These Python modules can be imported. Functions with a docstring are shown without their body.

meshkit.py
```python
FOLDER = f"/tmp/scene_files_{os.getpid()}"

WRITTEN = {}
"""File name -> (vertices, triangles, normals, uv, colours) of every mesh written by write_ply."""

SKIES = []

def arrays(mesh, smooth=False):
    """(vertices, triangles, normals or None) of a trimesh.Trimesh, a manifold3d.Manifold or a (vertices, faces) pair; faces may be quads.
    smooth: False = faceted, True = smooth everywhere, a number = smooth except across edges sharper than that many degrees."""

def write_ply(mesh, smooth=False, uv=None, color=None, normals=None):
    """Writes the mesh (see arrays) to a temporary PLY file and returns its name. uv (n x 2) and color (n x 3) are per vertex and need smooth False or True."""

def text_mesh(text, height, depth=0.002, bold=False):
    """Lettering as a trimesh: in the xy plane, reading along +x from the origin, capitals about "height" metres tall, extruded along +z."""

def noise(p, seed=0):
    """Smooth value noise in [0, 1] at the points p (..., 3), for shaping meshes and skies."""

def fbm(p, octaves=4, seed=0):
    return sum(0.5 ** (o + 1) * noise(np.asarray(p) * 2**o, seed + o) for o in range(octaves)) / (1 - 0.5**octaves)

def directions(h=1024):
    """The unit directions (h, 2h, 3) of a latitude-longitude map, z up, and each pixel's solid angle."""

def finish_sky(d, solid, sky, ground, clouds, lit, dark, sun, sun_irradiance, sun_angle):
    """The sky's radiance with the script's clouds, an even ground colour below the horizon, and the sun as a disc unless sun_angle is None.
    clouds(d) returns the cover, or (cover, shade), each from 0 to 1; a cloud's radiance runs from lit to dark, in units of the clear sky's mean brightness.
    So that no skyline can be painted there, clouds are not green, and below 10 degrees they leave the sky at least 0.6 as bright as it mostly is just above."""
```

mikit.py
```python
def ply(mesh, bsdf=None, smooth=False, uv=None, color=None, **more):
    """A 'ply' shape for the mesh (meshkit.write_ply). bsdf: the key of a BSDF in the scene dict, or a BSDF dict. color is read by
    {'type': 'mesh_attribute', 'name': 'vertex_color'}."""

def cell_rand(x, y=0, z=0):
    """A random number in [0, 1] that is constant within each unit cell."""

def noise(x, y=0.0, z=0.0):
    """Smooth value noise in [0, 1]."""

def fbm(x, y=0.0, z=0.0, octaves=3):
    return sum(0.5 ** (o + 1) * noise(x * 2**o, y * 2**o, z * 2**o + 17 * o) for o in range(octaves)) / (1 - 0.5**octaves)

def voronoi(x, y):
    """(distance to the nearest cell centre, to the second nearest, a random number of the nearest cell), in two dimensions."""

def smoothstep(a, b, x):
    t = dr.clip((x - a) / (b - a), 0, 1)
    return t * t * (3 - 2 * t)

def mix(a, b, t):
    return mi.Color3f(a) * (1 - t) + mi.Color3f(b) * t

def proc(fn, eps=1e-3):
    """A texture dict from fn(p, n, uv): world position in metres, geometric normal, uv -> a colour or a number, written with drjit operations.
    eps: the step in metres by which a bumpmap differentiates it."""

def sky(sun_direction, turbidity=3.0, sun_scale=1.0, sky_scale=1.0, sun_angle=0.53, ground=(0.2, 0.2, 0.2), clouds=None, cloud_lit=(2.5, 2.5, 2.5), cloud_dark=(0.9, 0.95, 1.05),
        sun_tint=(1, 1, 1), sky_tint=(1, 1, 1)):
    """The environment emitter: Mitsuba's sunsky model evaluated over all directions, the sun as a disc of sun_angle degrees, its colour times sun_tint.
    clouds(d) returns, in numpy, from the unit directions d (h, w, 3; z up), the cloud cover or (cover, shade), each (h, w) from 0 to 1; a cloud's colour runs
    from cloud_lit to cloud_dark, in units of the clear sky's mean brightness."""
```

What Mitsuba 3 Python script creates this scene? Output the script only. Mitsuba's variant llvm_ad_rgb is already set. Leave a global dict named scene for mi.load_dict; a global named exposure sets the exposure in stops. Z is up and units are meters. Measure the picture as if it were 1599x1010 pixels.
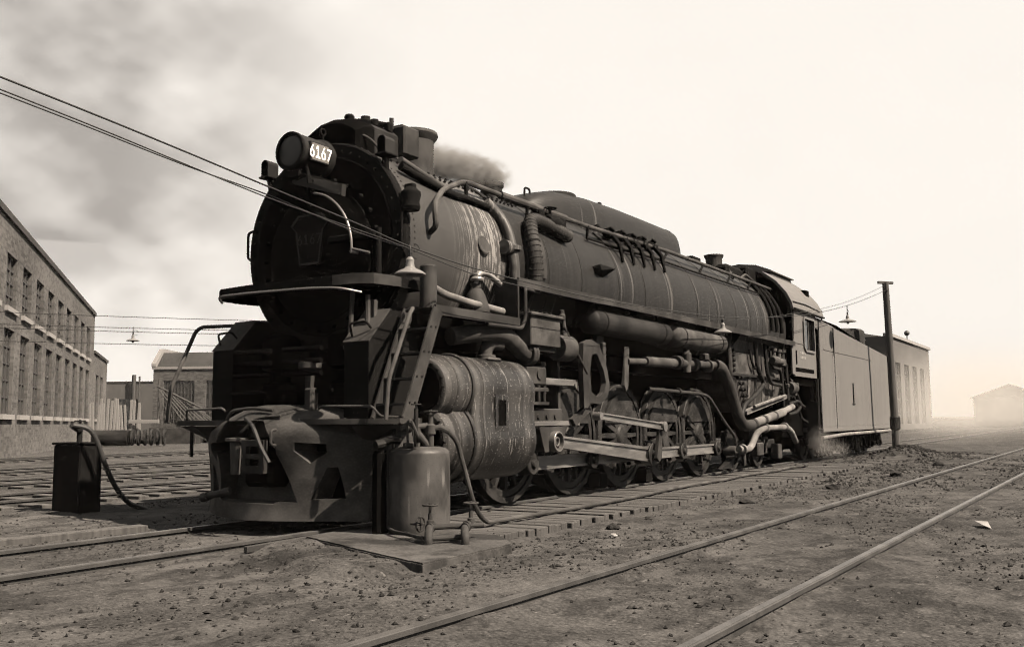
import math, random
import numpy as np, trimesh, mitsuba as mi, drjit as dr
import manifold3d as m3
from shapely.geometry import Polygon, Point, LineString, box as sbox
from shapely import affinity
import mikit, meshkit
from mikit import noise, fbm, smoothstep, mix
T = mi.ScalarTransform4f
random.seed(7); RNG = np.random.default_rng(7)
scene, labels = {'type': 'scene'}, {}

# ------------------------------------------------------------------ camera, sky, exposure
CAM = np.array([-8.596, -8.129, 1.158]); YAW, PITCH, ROLL, FPX = 0.5603, 0.1024, 0.0098, 1480.0
_f = np.array([math.cos(YAW)*math.cos(PITCH), math.sin(YAW)*math.cos(PITCH), math.sin(PITCH)])
_r = np.cross(_f, [0, 0, 1]); _r /= np.linalg.norm(_r); _u = np.cross(_r, _f)
_up = _u*math.cos(ROLL) + _r*math.sin(ROLL)
scene['camera'] = {'type': 'perspective', 'fov': math.degrees(2*math.atan(799.5/FPX)), 'fov_axis': 'x', 'near_clip': 0.05, 'far_clip': 6000.0,
    'to_world': T().look_at(origin=CAM.tolist(), target=(CAM+_f).tolist(), up=_up.tolist())}
HAZE = True
if HAZE:
    scene['air'] = {'type': 'homogeneous', 'albedo': {'type': 'rgb', 'value': [0.96, 0.945, 0.92]}, 'sigma_t': 0.00012}
    scene['camera']['medium'] = {'type': 'ref', 'id': 'air'}
SUN_AZ, SUN_EL = 271.5, 46.0
sun = [math.cos(math.radians(SUN_AZ))*math.cos(math.radians(SUN_EL)), math.sin(math.radians(SUN_AZ))*math.cos(math.radians(SUN_EL)), math.sin(math.radians(SUN_EL))]

def clouds(d):
    # bright overcast haze over everything; drifting coal smoke towards the north-east part of the sky
    az = np.arctan2(d[..., 1], d[..., 0])
    el = np.arcsin(np.clip(d[..., 2], -1, 1))
    q = d*[4.6, 4.6, 6.5]
    n = meshkit.fbm(q + [5.2, 1.7, 0.4], 5, 3)
    n2 = meshkit.fbm(d*[15, 15, 19] + [2.2, 8.7, 3.1], 4, 9)
    drift = np.exp(-((az-0.98)/0.36)**2)          # a bank of smoke drifting to the left of the engine
    bank = np.clip((az-0.66)/0.30, 0, 1)*np.clip((2.6-az)/0.5, 0, 1)
    low = np.exp(-((el)/0.11)**2)
    smoke = bank*np.clip(0.35 + 2.4*(n-0.46) + 1.5*(n2-0.5), 0, 1)*np.clip((el-0.03)/0.09, 0.15, 1)
    shade = smoke*0.80 + 0.22*low*np.clip(0.5+1.0*(n-0.4), 0, 1) + 0.05*np.clip(n2-0.35, 0, 1)
    return np.ones_like(n), np.clip(shade, 0, 1)
scene['sky'] = mikit.sky(sun, turbidity=3.0, sun_scale=3.8, sky_scale=0.8, sun_angle=0.53, ground=(0.07, 0.066, 0.06), clouds=clouds,
    cloud_lit=(3.25, 3.06, 2.82), cloud_dark=(1.0, 0.915, 0.84), sun_tint=(0.95, 1.0, 1.12))
exposure = 2.2

# ------------------------------------------------------------------ materials
ALB = 0.265
def warm(v, k=1.0):
    v = v*ALB; return [v*1.035, v*1.0, v*0.975]
def prin(name, base, rough=0.6, metallic=0.0, spec=0.35, bump=None, two=True, **k):
    c = base if isinstance(base, dict) else {'type': 'rgb', 'value': warm(base) if not isinstance(base, (list, tuple)) else list(base)}
    b = {'type': 'principled', 'base_color': c, 'roughness': rough, 'metallic': metallic, 'specular': spec, **k}
    if bump is not None:
        b = {'type': 'bumpmap', 'nested': b, 'tex': bump, 'scale': 1.0}
        b = {'type': 'bumpmap', 'arbitrary': bump, 'scale': 1.0, 'bsdf': {k2: v for k2, v in b['nested'].items()}}
    scene[name] = {'type': 'twosided', 'bsdf': b} if two else b
def wv(lo, hi, t):
    return mix(warm(lo), warm(hi), t)
def tex_dust(lo, hi, s=3.0):
    def fn(p, n, uv):
        a = fbm(p.x*s, p.y*s, p.z*s, 4)
        b = noise(p.x*s*9, p.y*s*9, p.z*s*2.5)
        up = dr.clip(n.z, 0, 1)
        return wv(lo, hi, dr.clip(smoothstep(0.3, 0.75, a)*0.7 + b*0.25 + up*0.25, 0, 1))
    return mikit.proc(fn)
def bump_grain(s, h):
    return mikit.proc(lambda p, n, uv: h*fbm(p.x*s, p.y*s, p.z*s, 3), eps=0.004)

def tex_boiler(p, n, uv):
    a = fbm(p.x*1.1, p.y*0.9, p.z*0.7, 4)
    st = noise(p.x*16.0, 3.0, p.z*0.9)*0.6 + noise(p.x*43.0, 7.0, p.z*1.6)*0.4
    up = smoothstep(3.0, 4.4, p.z)
    t = dr.clip(0.15 + 0.55*a + 0.5*(st-0.5), 0, 1)
    c = wv(0.013, 0.040, t)
    drip = smoothstep(0.73, 0.84, noise(p.x*7.0, 1.0, 2.0)*0.55 + noise(p.x*31.0, 5.0, p.z*1.1)*0.45)
    c = mix(c, warm(0.2), drip*0.45)
    return c
def tex_smokebox(p, n, uv):
    a = fbm(p.x*1.3, p.y*1.1, p.z*0.9, 4)
    c = wv(0.035, 0.085, dr.clip(a*1.2, 0, 1))
    m = smoothstep(0.85, 1.75, p.x)*(1-smoothstep(2.05, 2.3, p.x))*(1-smoothstep(4.15, 4.5, p.z))
    st = noise(p.x*58.0, 3.0, p.z*1.1)*0.45 + noise(p.x*140.0, 9.0, p.z*2.8)*0.30 + noise(p.x*26, p.y*10, p.z*13.0)*0.25
    s = smoothstep(0.48, 0.66, st)*m
    c = mix(c, warm(0.10), m*0.6*smoothstep(0.35, 0.6, fbm(p.x*4, p.y*3, p.z*2, 3)))
    return mix(c, warm(0.42), s*0.7)
def tex_cyl(p, n, uv):
    a = fbm(p.x*3.0, p.y*2.0, p.z*1.4, 4)
    low = smoothstep(0.35, 1.1, p.z)
    run = smoothstep(0.42, 0.8, noise(p.x*6.0, 2.0, 4.0)*0.6 + noise(p.x*17.0, 6.0, p.z*0.8)*0.4)
    c = wv(0.018, 0.10, dr.clip(0.55*smoothstep(0.3, 0.75, a)+0.6*run, 0, 1)*(0.2+0.8*low))
    drib = smoothstep(0.72, 0.82, noise(p.x*38.0, 3.0, p.z*2.2)*0.55 + noise(p.x*90.0, 5.0, p.z*9.0)*0.45)
    spk = smoothstep(0.80, 0.88, noise(p.x*75, p.y*75, p.z*60))
    return mix(c, warm(0.45), dr.clip(drib*0.5 + spk*0.7, 0, 1)*(0.15+0.7*low))
def tex_tank(p, n, uv):
    a = fbm(p.x*5, p.y*5, p.z*3, 4)
    c = wv(0.04, 0.105, smoothstep(0.3, 0.7, a))
    drip = smoothstep(0.75, 0.83, noise(p.x*36.0, p.y*36.0, p.z*1.4))*smoothstep(0.1, 0.4, p.z)*(1-smoothstep(0.55, 0.72, p.z))
    spat = smoothstep(0.7, 0.82, noise(p.x*90, p.y*90, p.z*90))
    return mix(mix(c, warm(0.28), drip*0.55), warm(0.03), spat*0.3)
def tex_tender(p, n, uv):
    a = fbm(p.x*0.8, p.y*0.8, p.z*0.6, 4)
    st = noise(p.x*9.0, 3.0, p.z*0.5)*0.6 + noise(p.x*30.0, 7.0, p.z*0.9)*0.4
    low = 1-smoothstep(0.7, 1.4, p.z)
    c = wv(0.15, 0.205, dr.clip(0.55*a + 0.6*st - 0.1 + 0.35*low, 0, 1))
    return c
def tex_rod(p, n, uv):
    a = fbm(p.x*2.2, p.y*5, p.z*9, 4); b = noise(p.x*60, p.y*60, p.z*60)
    return wv(0.16, 0.36, dr.clip(smoothstep(0.25, 0.8, a)+0.25*(b-0.5), 0, 1))
def tex_wheel(p, n, uv):
    a = fbm(p.x*4, p.y*4, p.z*4, 4); b = noise(p.x*30, p.y*30, p.z*30)
    return wv(0.016, 0.070, dr.clip(smoothstep(0.25, 0.85, a)*0.8 + 0.3*(b-0.5), 0, 1))
def tex_ground(p, n, uv):
    big = fbm(p.x*0.35, p.y*0.5, 0.0, 4); mid = fbm(p.x*2.1, p.y*2.6, 3.0, 4)
    fine = noise(p.x*38, p.y*38, 1.0)*0.5 + noise(p.x*95, p.y*95, 4.0)*0.5
    t = dr.clip(0.08 + 0.55*big + 0.5*mid + 0.95*(fine-0.5), 0, 1)
    c = wv(0.022, 0.105, t)
    oil = smoothstep(0.50, 0.68, fbm(p.x*1.3, p.y*1.9, 9.0, 4))
    track = dr.exp(-dr.square(p.y/1.1))
    slab = dr.exp(-dr.square((p.x+1.2)/1.6)-dr.square((p.y+2.0)/1.3))
    c = mix(c, warm(0.011), oil*dr.clip(0.6*track+0.30+0.5*slab, 0, 0.95))
    speck = smoothstep(0.93, 0.97, noise(p.x*23, p.y*23, 8.0))
    c = mix(c, warm(0.26), speck*0.5)
    blot = smoothstep(0.56, 0.66, fbm(p.x*3.7, p.y*5.2, 2.0, 4))
    c = mix(c, warm(0.020), blot*0.5)
    pale = smoothstep(0.58, 0.72, fbm(p.x*2.1, p.y*3.4, 12.0, 4))
    c = mix(c, warm(0.15), pale*0.35)
    dark = smoothstep(0.86, 0.93, noise(p.x*15, p.y*17, 6.0))
    return mix(c, warm(0.012), dark*0.6)
def tex_plank(p, n, uv):
    k = mikit.cell_rand(dr.floor(p.x/0.152))
    g = noise(p.x*60, p.y*3.0, 2.0)*0.6 + noise(p.x*24, p.y*1.4, 5.0)*0.4
    d = fbm(p.x*1.3, p.y*1.8, 0.0, 3)
    return wv(0.05, 0.14, dr.clip(0.25+0.25*k + 0.5*(g-0.45) + 0.5*(d-0.45), 0, 1))
def tex_brick(p, n, uv):
    u = p.x*0.532 - p.y*0.847
    z = p.z/0.11; row = dr.floor(z); q = u/0.3 + 0.5*(row-2*dr.floor(row/2))
    fz, fq = z-row, q-dr.floor(q)
    mort = dr.maximum(smoothstep(0.86, 0.95, fz), smoothstep(0.93, 0.98, fq))
    r = mikit.cell_rand(dr.floor(q), row, 5)
    a = fbm(p.x*0.3, p.y*0.3, p.z*0.5, 4)
    return mix(wv(0.05, 0.17, dr.clip(r*0.75+0.45*(a-0.3), 0, 1)), warm(0.16), mort*0.4)
def tex_brick_side(p, n, uv):
    u = p.x*0.64 + p.y*0.77
    z = p.z/0.11; row = dr.floor(z); q = u/0.3 + 0.5*(row-2*dr.floor(row/2))
    fz, fq = z-row, q-dr.floor(q)
    mort = dr.maximum(smoothstep(0.86, 0.95, fz), smoothstep(0.93, 0.98, fq))
    a = fbm(p.x*0.3, p.y*0.3, p.z*0.5, 4)
    return mix(wv(0.06, 0.19, dr.clip(mikit.cell_rand(dr.floor(q), row, 5)*0.6+0.7*(a-0.3), 0, 1)), warm(0.2), mort*0.35)
def tex_conc(p, n, uv):
    a = fbm(p.x*1.5, p.y*1.5, p.z*1.5, 4); b = noise(p.x*45, p.y*45, p.z*45)
    oil = smoothstep(0.44, 0.62, fbm(p.x*2.3, p.y*2.3, 5.0, 4))
    return mix(wv(0.035, 0.13, dr.clip(a*0.9+0.5*(b-0.5), 0, 1)), warm(0.012), oil*0.75)
def tex_wall(p, n, uv):
    a = fbm(p.x*0.25, p.y*0.25, p.z*0.4, 4)
    return wv(0.09, 0.16, a)
def tex_pole(p, n, uv):
    a = noise(p.x*30, p.y*30, p.z*1.5)*0.6 + 0.4*noise(p.x*70, p.y*70, p.z*3)
    return wv(0.05, 0.14, a)
def tex_pilot(p, n, uv):
    a = fbm(p.x*3, p.y*3, p.z*3, 4); b = noise(p.x*60, p.y*60, p.z*60)
    low = 1-smoothstep(0.15, 0.5, p.z)
    return wv(0.03, 0.125, dr.clip(smoothstep(0.3, 0.75, a)*0.6 + 0.35*b*b + 0.3*low*noise(p.x*9, p.y*9, p.z*9), 0, 1))
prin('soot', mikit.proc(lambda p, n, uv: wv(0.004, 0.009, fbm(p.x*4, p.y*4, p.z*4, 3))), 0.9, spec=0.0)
prin('front_black', mikit.proc(lambda p, n, uv: wv(0.006, 0.016, fbm(p.x*3, p.y*3, p.z*3, 3))), 0.75, spec=0.03)
prin('engine_black', tex_dust(0.010, 0.040, 2.5), 0.6, spec=0.08)
prin('dusty_black', tex_dust(0.025, 0.085, 3.0), 0.7, spec=0.08)
prin('boiler_paint', mikit.proc(tex_boiler), 0.52, spec=0.12)
prin('smokebox_paint', mikit.proc(tex_smokebox), 0.5, spec=0.14)
prin('cylinder_paint', mikit.proc(tex_cyl), 0.33, spec=0.2)
prin('tank_paint', mikit.proc(tex_tank), 0.5, spec=0.12)
prin('tender_paint', mikit.proc(tex_tender), 0.6, spec=0.12)
prin('rod_steel', mikit.proc(tex_rod), 0.38, metallic=0.45, spec=0.5)
prin('wheel_paint', mikit.proc(tex_wheel), 0.6, spec=0.1)
prin('pilot_paint', mikit.proc(tex_pilot), 0.6, spec=0.1)
prin('lagging', tex_dust(0.035, 0.125, 4.0), 0.7, spec=0.08)
prin('pale_lagging', tex_dust(0.10, 0.30, 5.0), 0.75, spec=0.1)
prin('ground_dirt', mikit.proc(tex_ground), 0.95, spec=0.1, bump=mikit.proc(lambda p, n, uv: 0.026*fbm(p.x*9, p.y*9, 0.0, 4)+0.008*noise(p.x*55, p.y*55, 2.0), eps=0.006))
prin('plank_wood', mikit.proc(tex_plank), 0.85, spec=0.15, bump=mikit.proc(lambda p, n, uv: 0.003*noise(p.x*70, p.y*4, 1.0), eps=0.004))
prin('old_timber', mikit.proc(tex_pole), 0.85, spec=0.15)
prin('rail_side', tex_dust(0.03, 0.08, 6.0), 0.7, metallic=0.2)
prin('rail_head', tex_dust(0.12, 0.24, 6.0), 0.4, metallic=0.5)
prin('brick', mikit.proc(tex_brick), 0.9, spec=0.15)
prin('brick_side', mikit.proc(tex_brick_side), 0.9, spec=0.1)
prin('plain_wall', mikit.proc(tex_wall), 0.9, spec=0.15)
prin('pale_stone', 0.32, 0.8, spec=0.2)
prin('roofing', tex_dust(0.035, 0.07, 0.6), 0.85, spec=0.15)
prin('steel_sash', 0.05, 0.6)
prin('old_glass', mikit.proc(lambda p, n, uv: wv(0.022, 0.06, mikit.cell_rand(dr.floor(p.x*1.1), dr.floor(p.y*1.1), dr.floor(p.z*1.7)))), 0.18, spec=0.6)
prin('window_dark', 0.006, 0.12, spec=0.6)
prin('lens_glass', 0.006, 0.3, spec=0.25)
prin('concrete', mikit.proc(tex_conc), 0.9, spec=0.15, bump=bump_grain(22, 0.004))
prin('cinder', tex_dust(0.012, 0.05, 9.0), 0.95, spec=0.1)
prin('pale_bit', 0.35, 0.8)
prin('wire_black', 0.012, 0.6)
prin('lamp_enamel', 0.24, 0.35, spec=0.45)
prin('bulb_glass', 0.3, 0.1, spec=0.6)
prin('bright_metal', 0.22, 0.4, metallic=0.3, spec=0.2)
prin('number_glass', [0.05, 0.048, 0.045], 0.5)
prin('number_white', [0.36, 0.35, 0.335], 0.6)
prin('number_dim', [0.013, 0.0125, 0.012], 0.6, spec=0.1)
prin('rubber', 0.022, 0.65)
prin('brass', 0.4, 0.35, metallic=0.3)
prin('leafless', 0.04, 0.9)

# ------------------------------------------------------------------ helpers
def number(key):
    if key not in scene: return key
    i = 1
    while f'{key}_{i:03d}' in scene: i += 1
    return f'{key}_{i:03d}'
used_things = set()
def thing(name, label, cat, group=None, kind=None):
    key, i = name, 0
    while key in used_things or key in scene:
        i += 1; key = f'{name}_{i:03d}'
    used_things.add(key)
    labels[key] = {'label': label}
    if cat: labels[key]['category'] = cat
    if group: labels[key]['group'] = group
    if kind: labels[key]['kind'] = kind
    return key
def C(*ms):
    out = []
    for m in ms:
        out += list(m) if isinstance(m, (list, tuple)) else [m]
    return trimesh.util.concatenate(out)
def part(parent, name, mesh, mat, smooth=30, label=None, kind=None):
    key = number(f'{parent}__{name}')
    scene[key] = mikit.ply(C(mesh) if isinstance(mesh, (list, tuple)) else mesh, mat, smooth=smooth)
    d = {}
    if label: d['label'] = label
    if kind: d['kind'] = kind
    if d: labels[key] = d
    return key
def single(name, mesh, mat, label, cat, group=None, kind=None, smooth=30):
    key = thing(name, label, cat, group, kind)
    scene[key] = mikit.ply(C(mesh) if isinstance(mesh, (list, tuple)) else mesh, mat, smooth=smooth)
    return key
def fixn(m):
    if m.volume < 0: m.invert()
    return m
def bx(x0, x1, y0, y1, z0, z1, b=0.0):
    if b <= 0:
        m = trimesh.creation.box((x1-x0, y1-y0, z1-z0)); m.apply_translation(((x0+x1)/2, (y0+y1)/2, (z0+z1)/2)); return m
    pts = []
    for X, sx in ((x0, 1), (x1, -1)):
        for Y, sy in ((y0, 1), (y1, -1)):
            for Z, sz in ((z0, 1), (z1, -1)):
                pts += [(X, Y+sy*b, Z+sz*b), (X+sx*b, Y, Z+sz*b), (X+sx*b, Y+sy*b, Z)]
    return trimesh.convex.convex_hull(np.array(pts))
def hull(pts): return trimesh.convex.convex_hull(np.array(pts, float))
def fillet(pts, rad, k=5):
    pts = [np.array(p, float) for p in pts]; out = [pts[0]]
    for a, b, c in zip(pts, pts[1:], pts[2:]):
        u, v = a-b, c-b; lu, lv = np.linalg.norm(u), np.linalg.norm(v)
        d = min(rad, lu*0.49, lv*0.49)
        p, q = b+u/lu*d, b+v/lv*d
        for t in np.linspace(0, 1, k+1):
            out.append((1-t)**2*p + 2*t*(1-t)*b + t*t*q)
    return out + [pts[-1]]
def tube(pts, r, n=12, rad=0.0, caps=True, k=5):
    pts = fillet(pts, rad, k) if rad > 0 and len(pts) > 2 else [np.array(p, float) for p in pts]
    P = [pts[0]]
    for p in pts[1:]:
        if np.linalg.norm(p-P[-1]) > 1e-5: P.append(p)
    P = np.array(P); m = len(P)
    rr = np.broadcast_to(r, (m,)) if np.ndim(r) == 0 else np.interp(np.linspace(0, 1, m), np.linspace(0, 1, len(r)), r)
    t = np.zeros_like(P); t[1:-1] = P[2:]-P[:-2]; t[0] = P[1]-P[0]; t[-1] = P[-1]-P[-2]
    t /= np.linalg.norm(t, axis=1, keepdims=True)
    a = np.cross(t[0], [0, 0, 1.0]) if abs(t[0][2]) < 0.9 else np.cross(t[0], [1.0, 0, 0])
    a /= np.linalg.norm(a); V = []
    ang = np.arange(n)/n*2*np.pi
    for i in range(m):
        a = a - t[i]*(a@t[i]); a /= np.linalg.norm(a); b = np.cross(t[i], a)
        V.append(P[i] + rr[i]*(np.cos(ang)[:, None]*a + np.sin(ang)[:, None]*b))
    V = np.vstack(V); F = []
    for i in range(m-1):
        for j in range(n):
            q = (i*n+j, i*n+(j+1) % n, (i+1)*n+(j+1) % n, (i+1)*n+j)
            F += [(q[0], q[1], q[2]), (q[0], q[2], q[3])]
    if caps:
        V = np.vstack([V, P[0], P[-1]])
        for j in range(n):
            F += [(m*n, (j+1) % n, j), (m*n+1, (m-1)*n+j, (m-1)*n+(j+1) % n)]
    return fixn(trimesh.Trimesh(V, F, process=False))
def cyl(p, q, r, n=20): return tube([p, q], r, n)
def lathe(profile, axis='z', c=(0, 0, 0), n=48):
    """profile: (distance along the axis, radius); closed where the radius is 0, else capped."""
    pr = [(float(h), float(r)) for h, r in profile]
    if pr[0][1] > 1e-6: pr = [(pr[0][0], 0)] + pr
    if pr[-1][1] > 1e-6: pr = pr + [(pr[-1][0], 0)]
    ang = np.arange(n)/n*2*np.pi; V, F, rows = [], [], []
    for h, r in pr:
        if r < 1e-6: rows.append([len(V)]); V.append((0, 0, h))
        else:
            rows.append(list(range(len(V), len(V)+n))); V += [(r*math.cos(a), r*math.sin(a), h) for a in ang]
    for A, B in zip(rows, rows[1:]):
        for j in range(n):
            j2 = (j+1) % n
            if len(A) == 1 and len(B) == 1: continue
            if len(A) == 1: F.append((A[0], B[j2], B[j]))
            elif len(B) == 1: F.append((A[j], A[j2], B[0]))
            else: F += [(A[j], A[j2], B[j2]), (A[j], B[j2], B[j])]
    V = np.array(V, float)
    if axis == 'x': V = V[:, [2, 0, 1]]
    if axis == 'y': V = V[:, [1, 2, 0]]
    return fixn(trimesh.Trimesh(V+np.array(c), F, process=False))
def ext(poly, h):
    gs = getattr(poly, 'geoms', [poly])
    return C([trimesh.creation.extrude_polygon(g, h, engine='earcut') for g in gs])
def mapped(m, fn):
    v = m.vertices; m = trimesh.Trimesh(fn(v), m.faces, process=False); return fixn(m)
def prism_y(poly, y0, y1):
    if not hasattr(poly, 'area'): poly = Polygon(poly)
    return mapped(ext(poly, y1-y0), lambda v: np.c_[v[:, 0], y1-v[:, 2], v[:, 1]])
def prism_x(poly, x0, x1):
    if not hasattr(poly, 'area'): poly = Polygon(poly)
    return mapped(ext(poly, x1-x0), lambda v: np.c_[x0+v[:, 2], v[:, 0], v[:, 1]])
def prism_z(poly, z0, z1):
    if not hasattr(poly, 'area'): poly = Polygon(poly)
    return mapped(ext(poly, z1-z0), lambda v: np.c_[v[:, 0], v[:, 1], z0+v[:, 2]])
def man(m):
    return m3.Manifold(m3.Mesh(np.array(m.vertices, np.float32), np.array(m.faces, np.uint32)))
def tri(M):
    q = M.to_mesh(); return trimesh.Trimesh(np.array(q.vert_properties[:, :3]), np.array(q.tri_verts), process=False)
def minus(a, *bs):
    a.merge_vertices(); A = man(a)
    for b in bs:
        b.merge_vertices(); A = A - man(b)
    return tri(A)
def moved(m, x=0, y=0, z=0):
    m = m.copy(); m.apply_translation((x, y, z)); return m
def turned(m, deg, axis=(0, 0, 1), about=(0, 0, 0)):
    m = m.copy(); m.apply_transform(trimesh.transformations.rotation_matrix(math.radians(deg), axis, about)); return m
def mirror_y(m):
    v = m.vertices*[1, -1, 1]; m = trimesh.Trimesh(v, m.faces[:, ::-1], process=False); return m
def bolt(c, axis, r=0.018, h=0.02):
    c, a = np.array(c, float), np.array(axis, float); a /= np.linalg.norm(a)
    return tube([c-a*0.01, c+a*h], [r, r*0.85], 6)
def wheel_valve(c, r=0.06):
    """a small hand wheel lying level, on a stem"""
    a = np.linspace(0, 2*np.pi, 25)
    ring = tube([(c[0]+r*math.cos(t), c[1]+r*math.sin(t), c[2]) for t in a], r*0.14, 6, caps=False)
    return C(ring, *[cyl((c[0], c[1], c[2]), (c[0]+r*math.cos(t), c[1]+r*math.sin(t), c[2]), r*0.1, 5) for t in np.arange(4)*math.pi/2], cyl((c[0], c[1], c[2]-0.12), (c[0], c[1], c[2]+0.02), r*0.2, 8))
def torus(c, R, r, axis='x', n=48, k=8):
    a = np.linspace(0, 2*np.pi, n+1)[:-1]; b = np.linspace(0, 2*np.pi, k+1)[:-1]
    A, B = np.meshgrid(a, b, indexing='ij')
    P = np.stack([(R+r*np.cos(B))*np.cos(A), (R+r*np.cos(B))*np.sin(A), r*np.sin(B)], -1).reshape(-1, 3)
    F = []
    for i in range(n):
        for j in range(k):
            q = [i*k+j, ((i+1) % n)*k+j, ((i+1) % n)*k+(j+1) % k, i*k+(j+1) % k]
            F += [(q[0], q[1], q[2]), (q[0], q[2], q[3])]
    if axis == 'x': P = P[:, [2, 0, 1]]
    if axis == 'y': P = P[:, [1, 2, 0]]
    return fixn(trimesh.Trimesh(P+np.array(c), F, process=False))
def ringshape(r0, r1, h0, h1, axis, c, n=64, ch=0.01):
    """a ring of rectangular section with chamfered outer edges"""
    pr = [(h0, r0), (h0, r1-ch), (h0+ch, r1), (h1-ch, r1), (h1, r1-ch), (h1, r0), (h0, r0)]
    ang = np.arange(n)/n*2*np.pi; V = []; F = []
    for h, r in pr[:-1]: V += [(r*math.cos(a), r*math.sin(a), h) for a in ang]
    k = len(pr)-1
    for i in range(k):
        for j in range(n):
            a, b, c2, d = i*n+j, i*n+(j+1) % n, ((i+1) % k)*n+(j+1) % n, ((i+1) % k)*n+j
            F += [(a, b, c2), (a, c2, d)]
    V = np.array(V)
    if axis == 'x': V = V[:, [2, 0, 1]]
    if axis == 'y': V = V[:, [1, 2, 0]]
    return fixn(trimesh.Trimesh(V+np.array(c), F, process=False))

# ------------------------------------------------------------------ ground
def gheight(x, y):
    p = np.stack([x, y, 0*x], -1)
    z = -0.075 + 0.035*(meshkit.fbm(p*[0.5, 0.5, 1], 4, 2)-0.5) + 0.05*(meshkit.fbm(p*[2.2, 2.2, 1], 4, 5)-0.5)*np.exp(-np.abs(y)/30)
    z += 0.30*np.exp(-((x-24.2)/1.9)**2-((y+2.5)/0.75)**2)
    for yr in (-4.67, -6.17):
        yy = y-(yr-0.0202*(x+6.0))
        z += 0.055*np.exp(-(yy/0.20)**2)*np.clip(2.2*meshkit.fbm(p*[1.7, 1.7, 1]+3.3, 3, 8)-0.6, 0, 1)
    inner = np.exp(-(y/0.62)**8)*(x > 0.2)
    z -= 0.10*inner
    for cx, cy in ((-1.45, -1.2), (-1.75, -1.75), (-1.98, -2.25), (-2.15, -2.7)):
        z = np.maximum(z, -0.25+0.246*np.exp(-(((x-cx+0.22)/0.62)**2+((y-cy)/0.55)**2)**2))
    far = np.clip((np.hypot(x, y)-40)/100, 0, 1)
    return z - 0.1*far
def graded(lo, hi, step, far, n):
    core = np.arange(lo, hi, step); g = np.geomspace(step, far, n)
    return np.r_[(lo-np.cumsum(g))[::-1], core, hi+np.cumsum(g)]
gx, gy = graded(-8, 20, 0.07, 200, 60), graded(-8, 9, 0.07, 200, 60)
GX, GY = np.meshgrid(gx, gy, indexing='ij')
GV = np.stack([GX, GY, gheight(GX, GY)], -1).reshape(-1, 3)
ni, nj = GX.shape; idx = np.arange(ni*nj).reshape(ni, nj)
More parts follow.
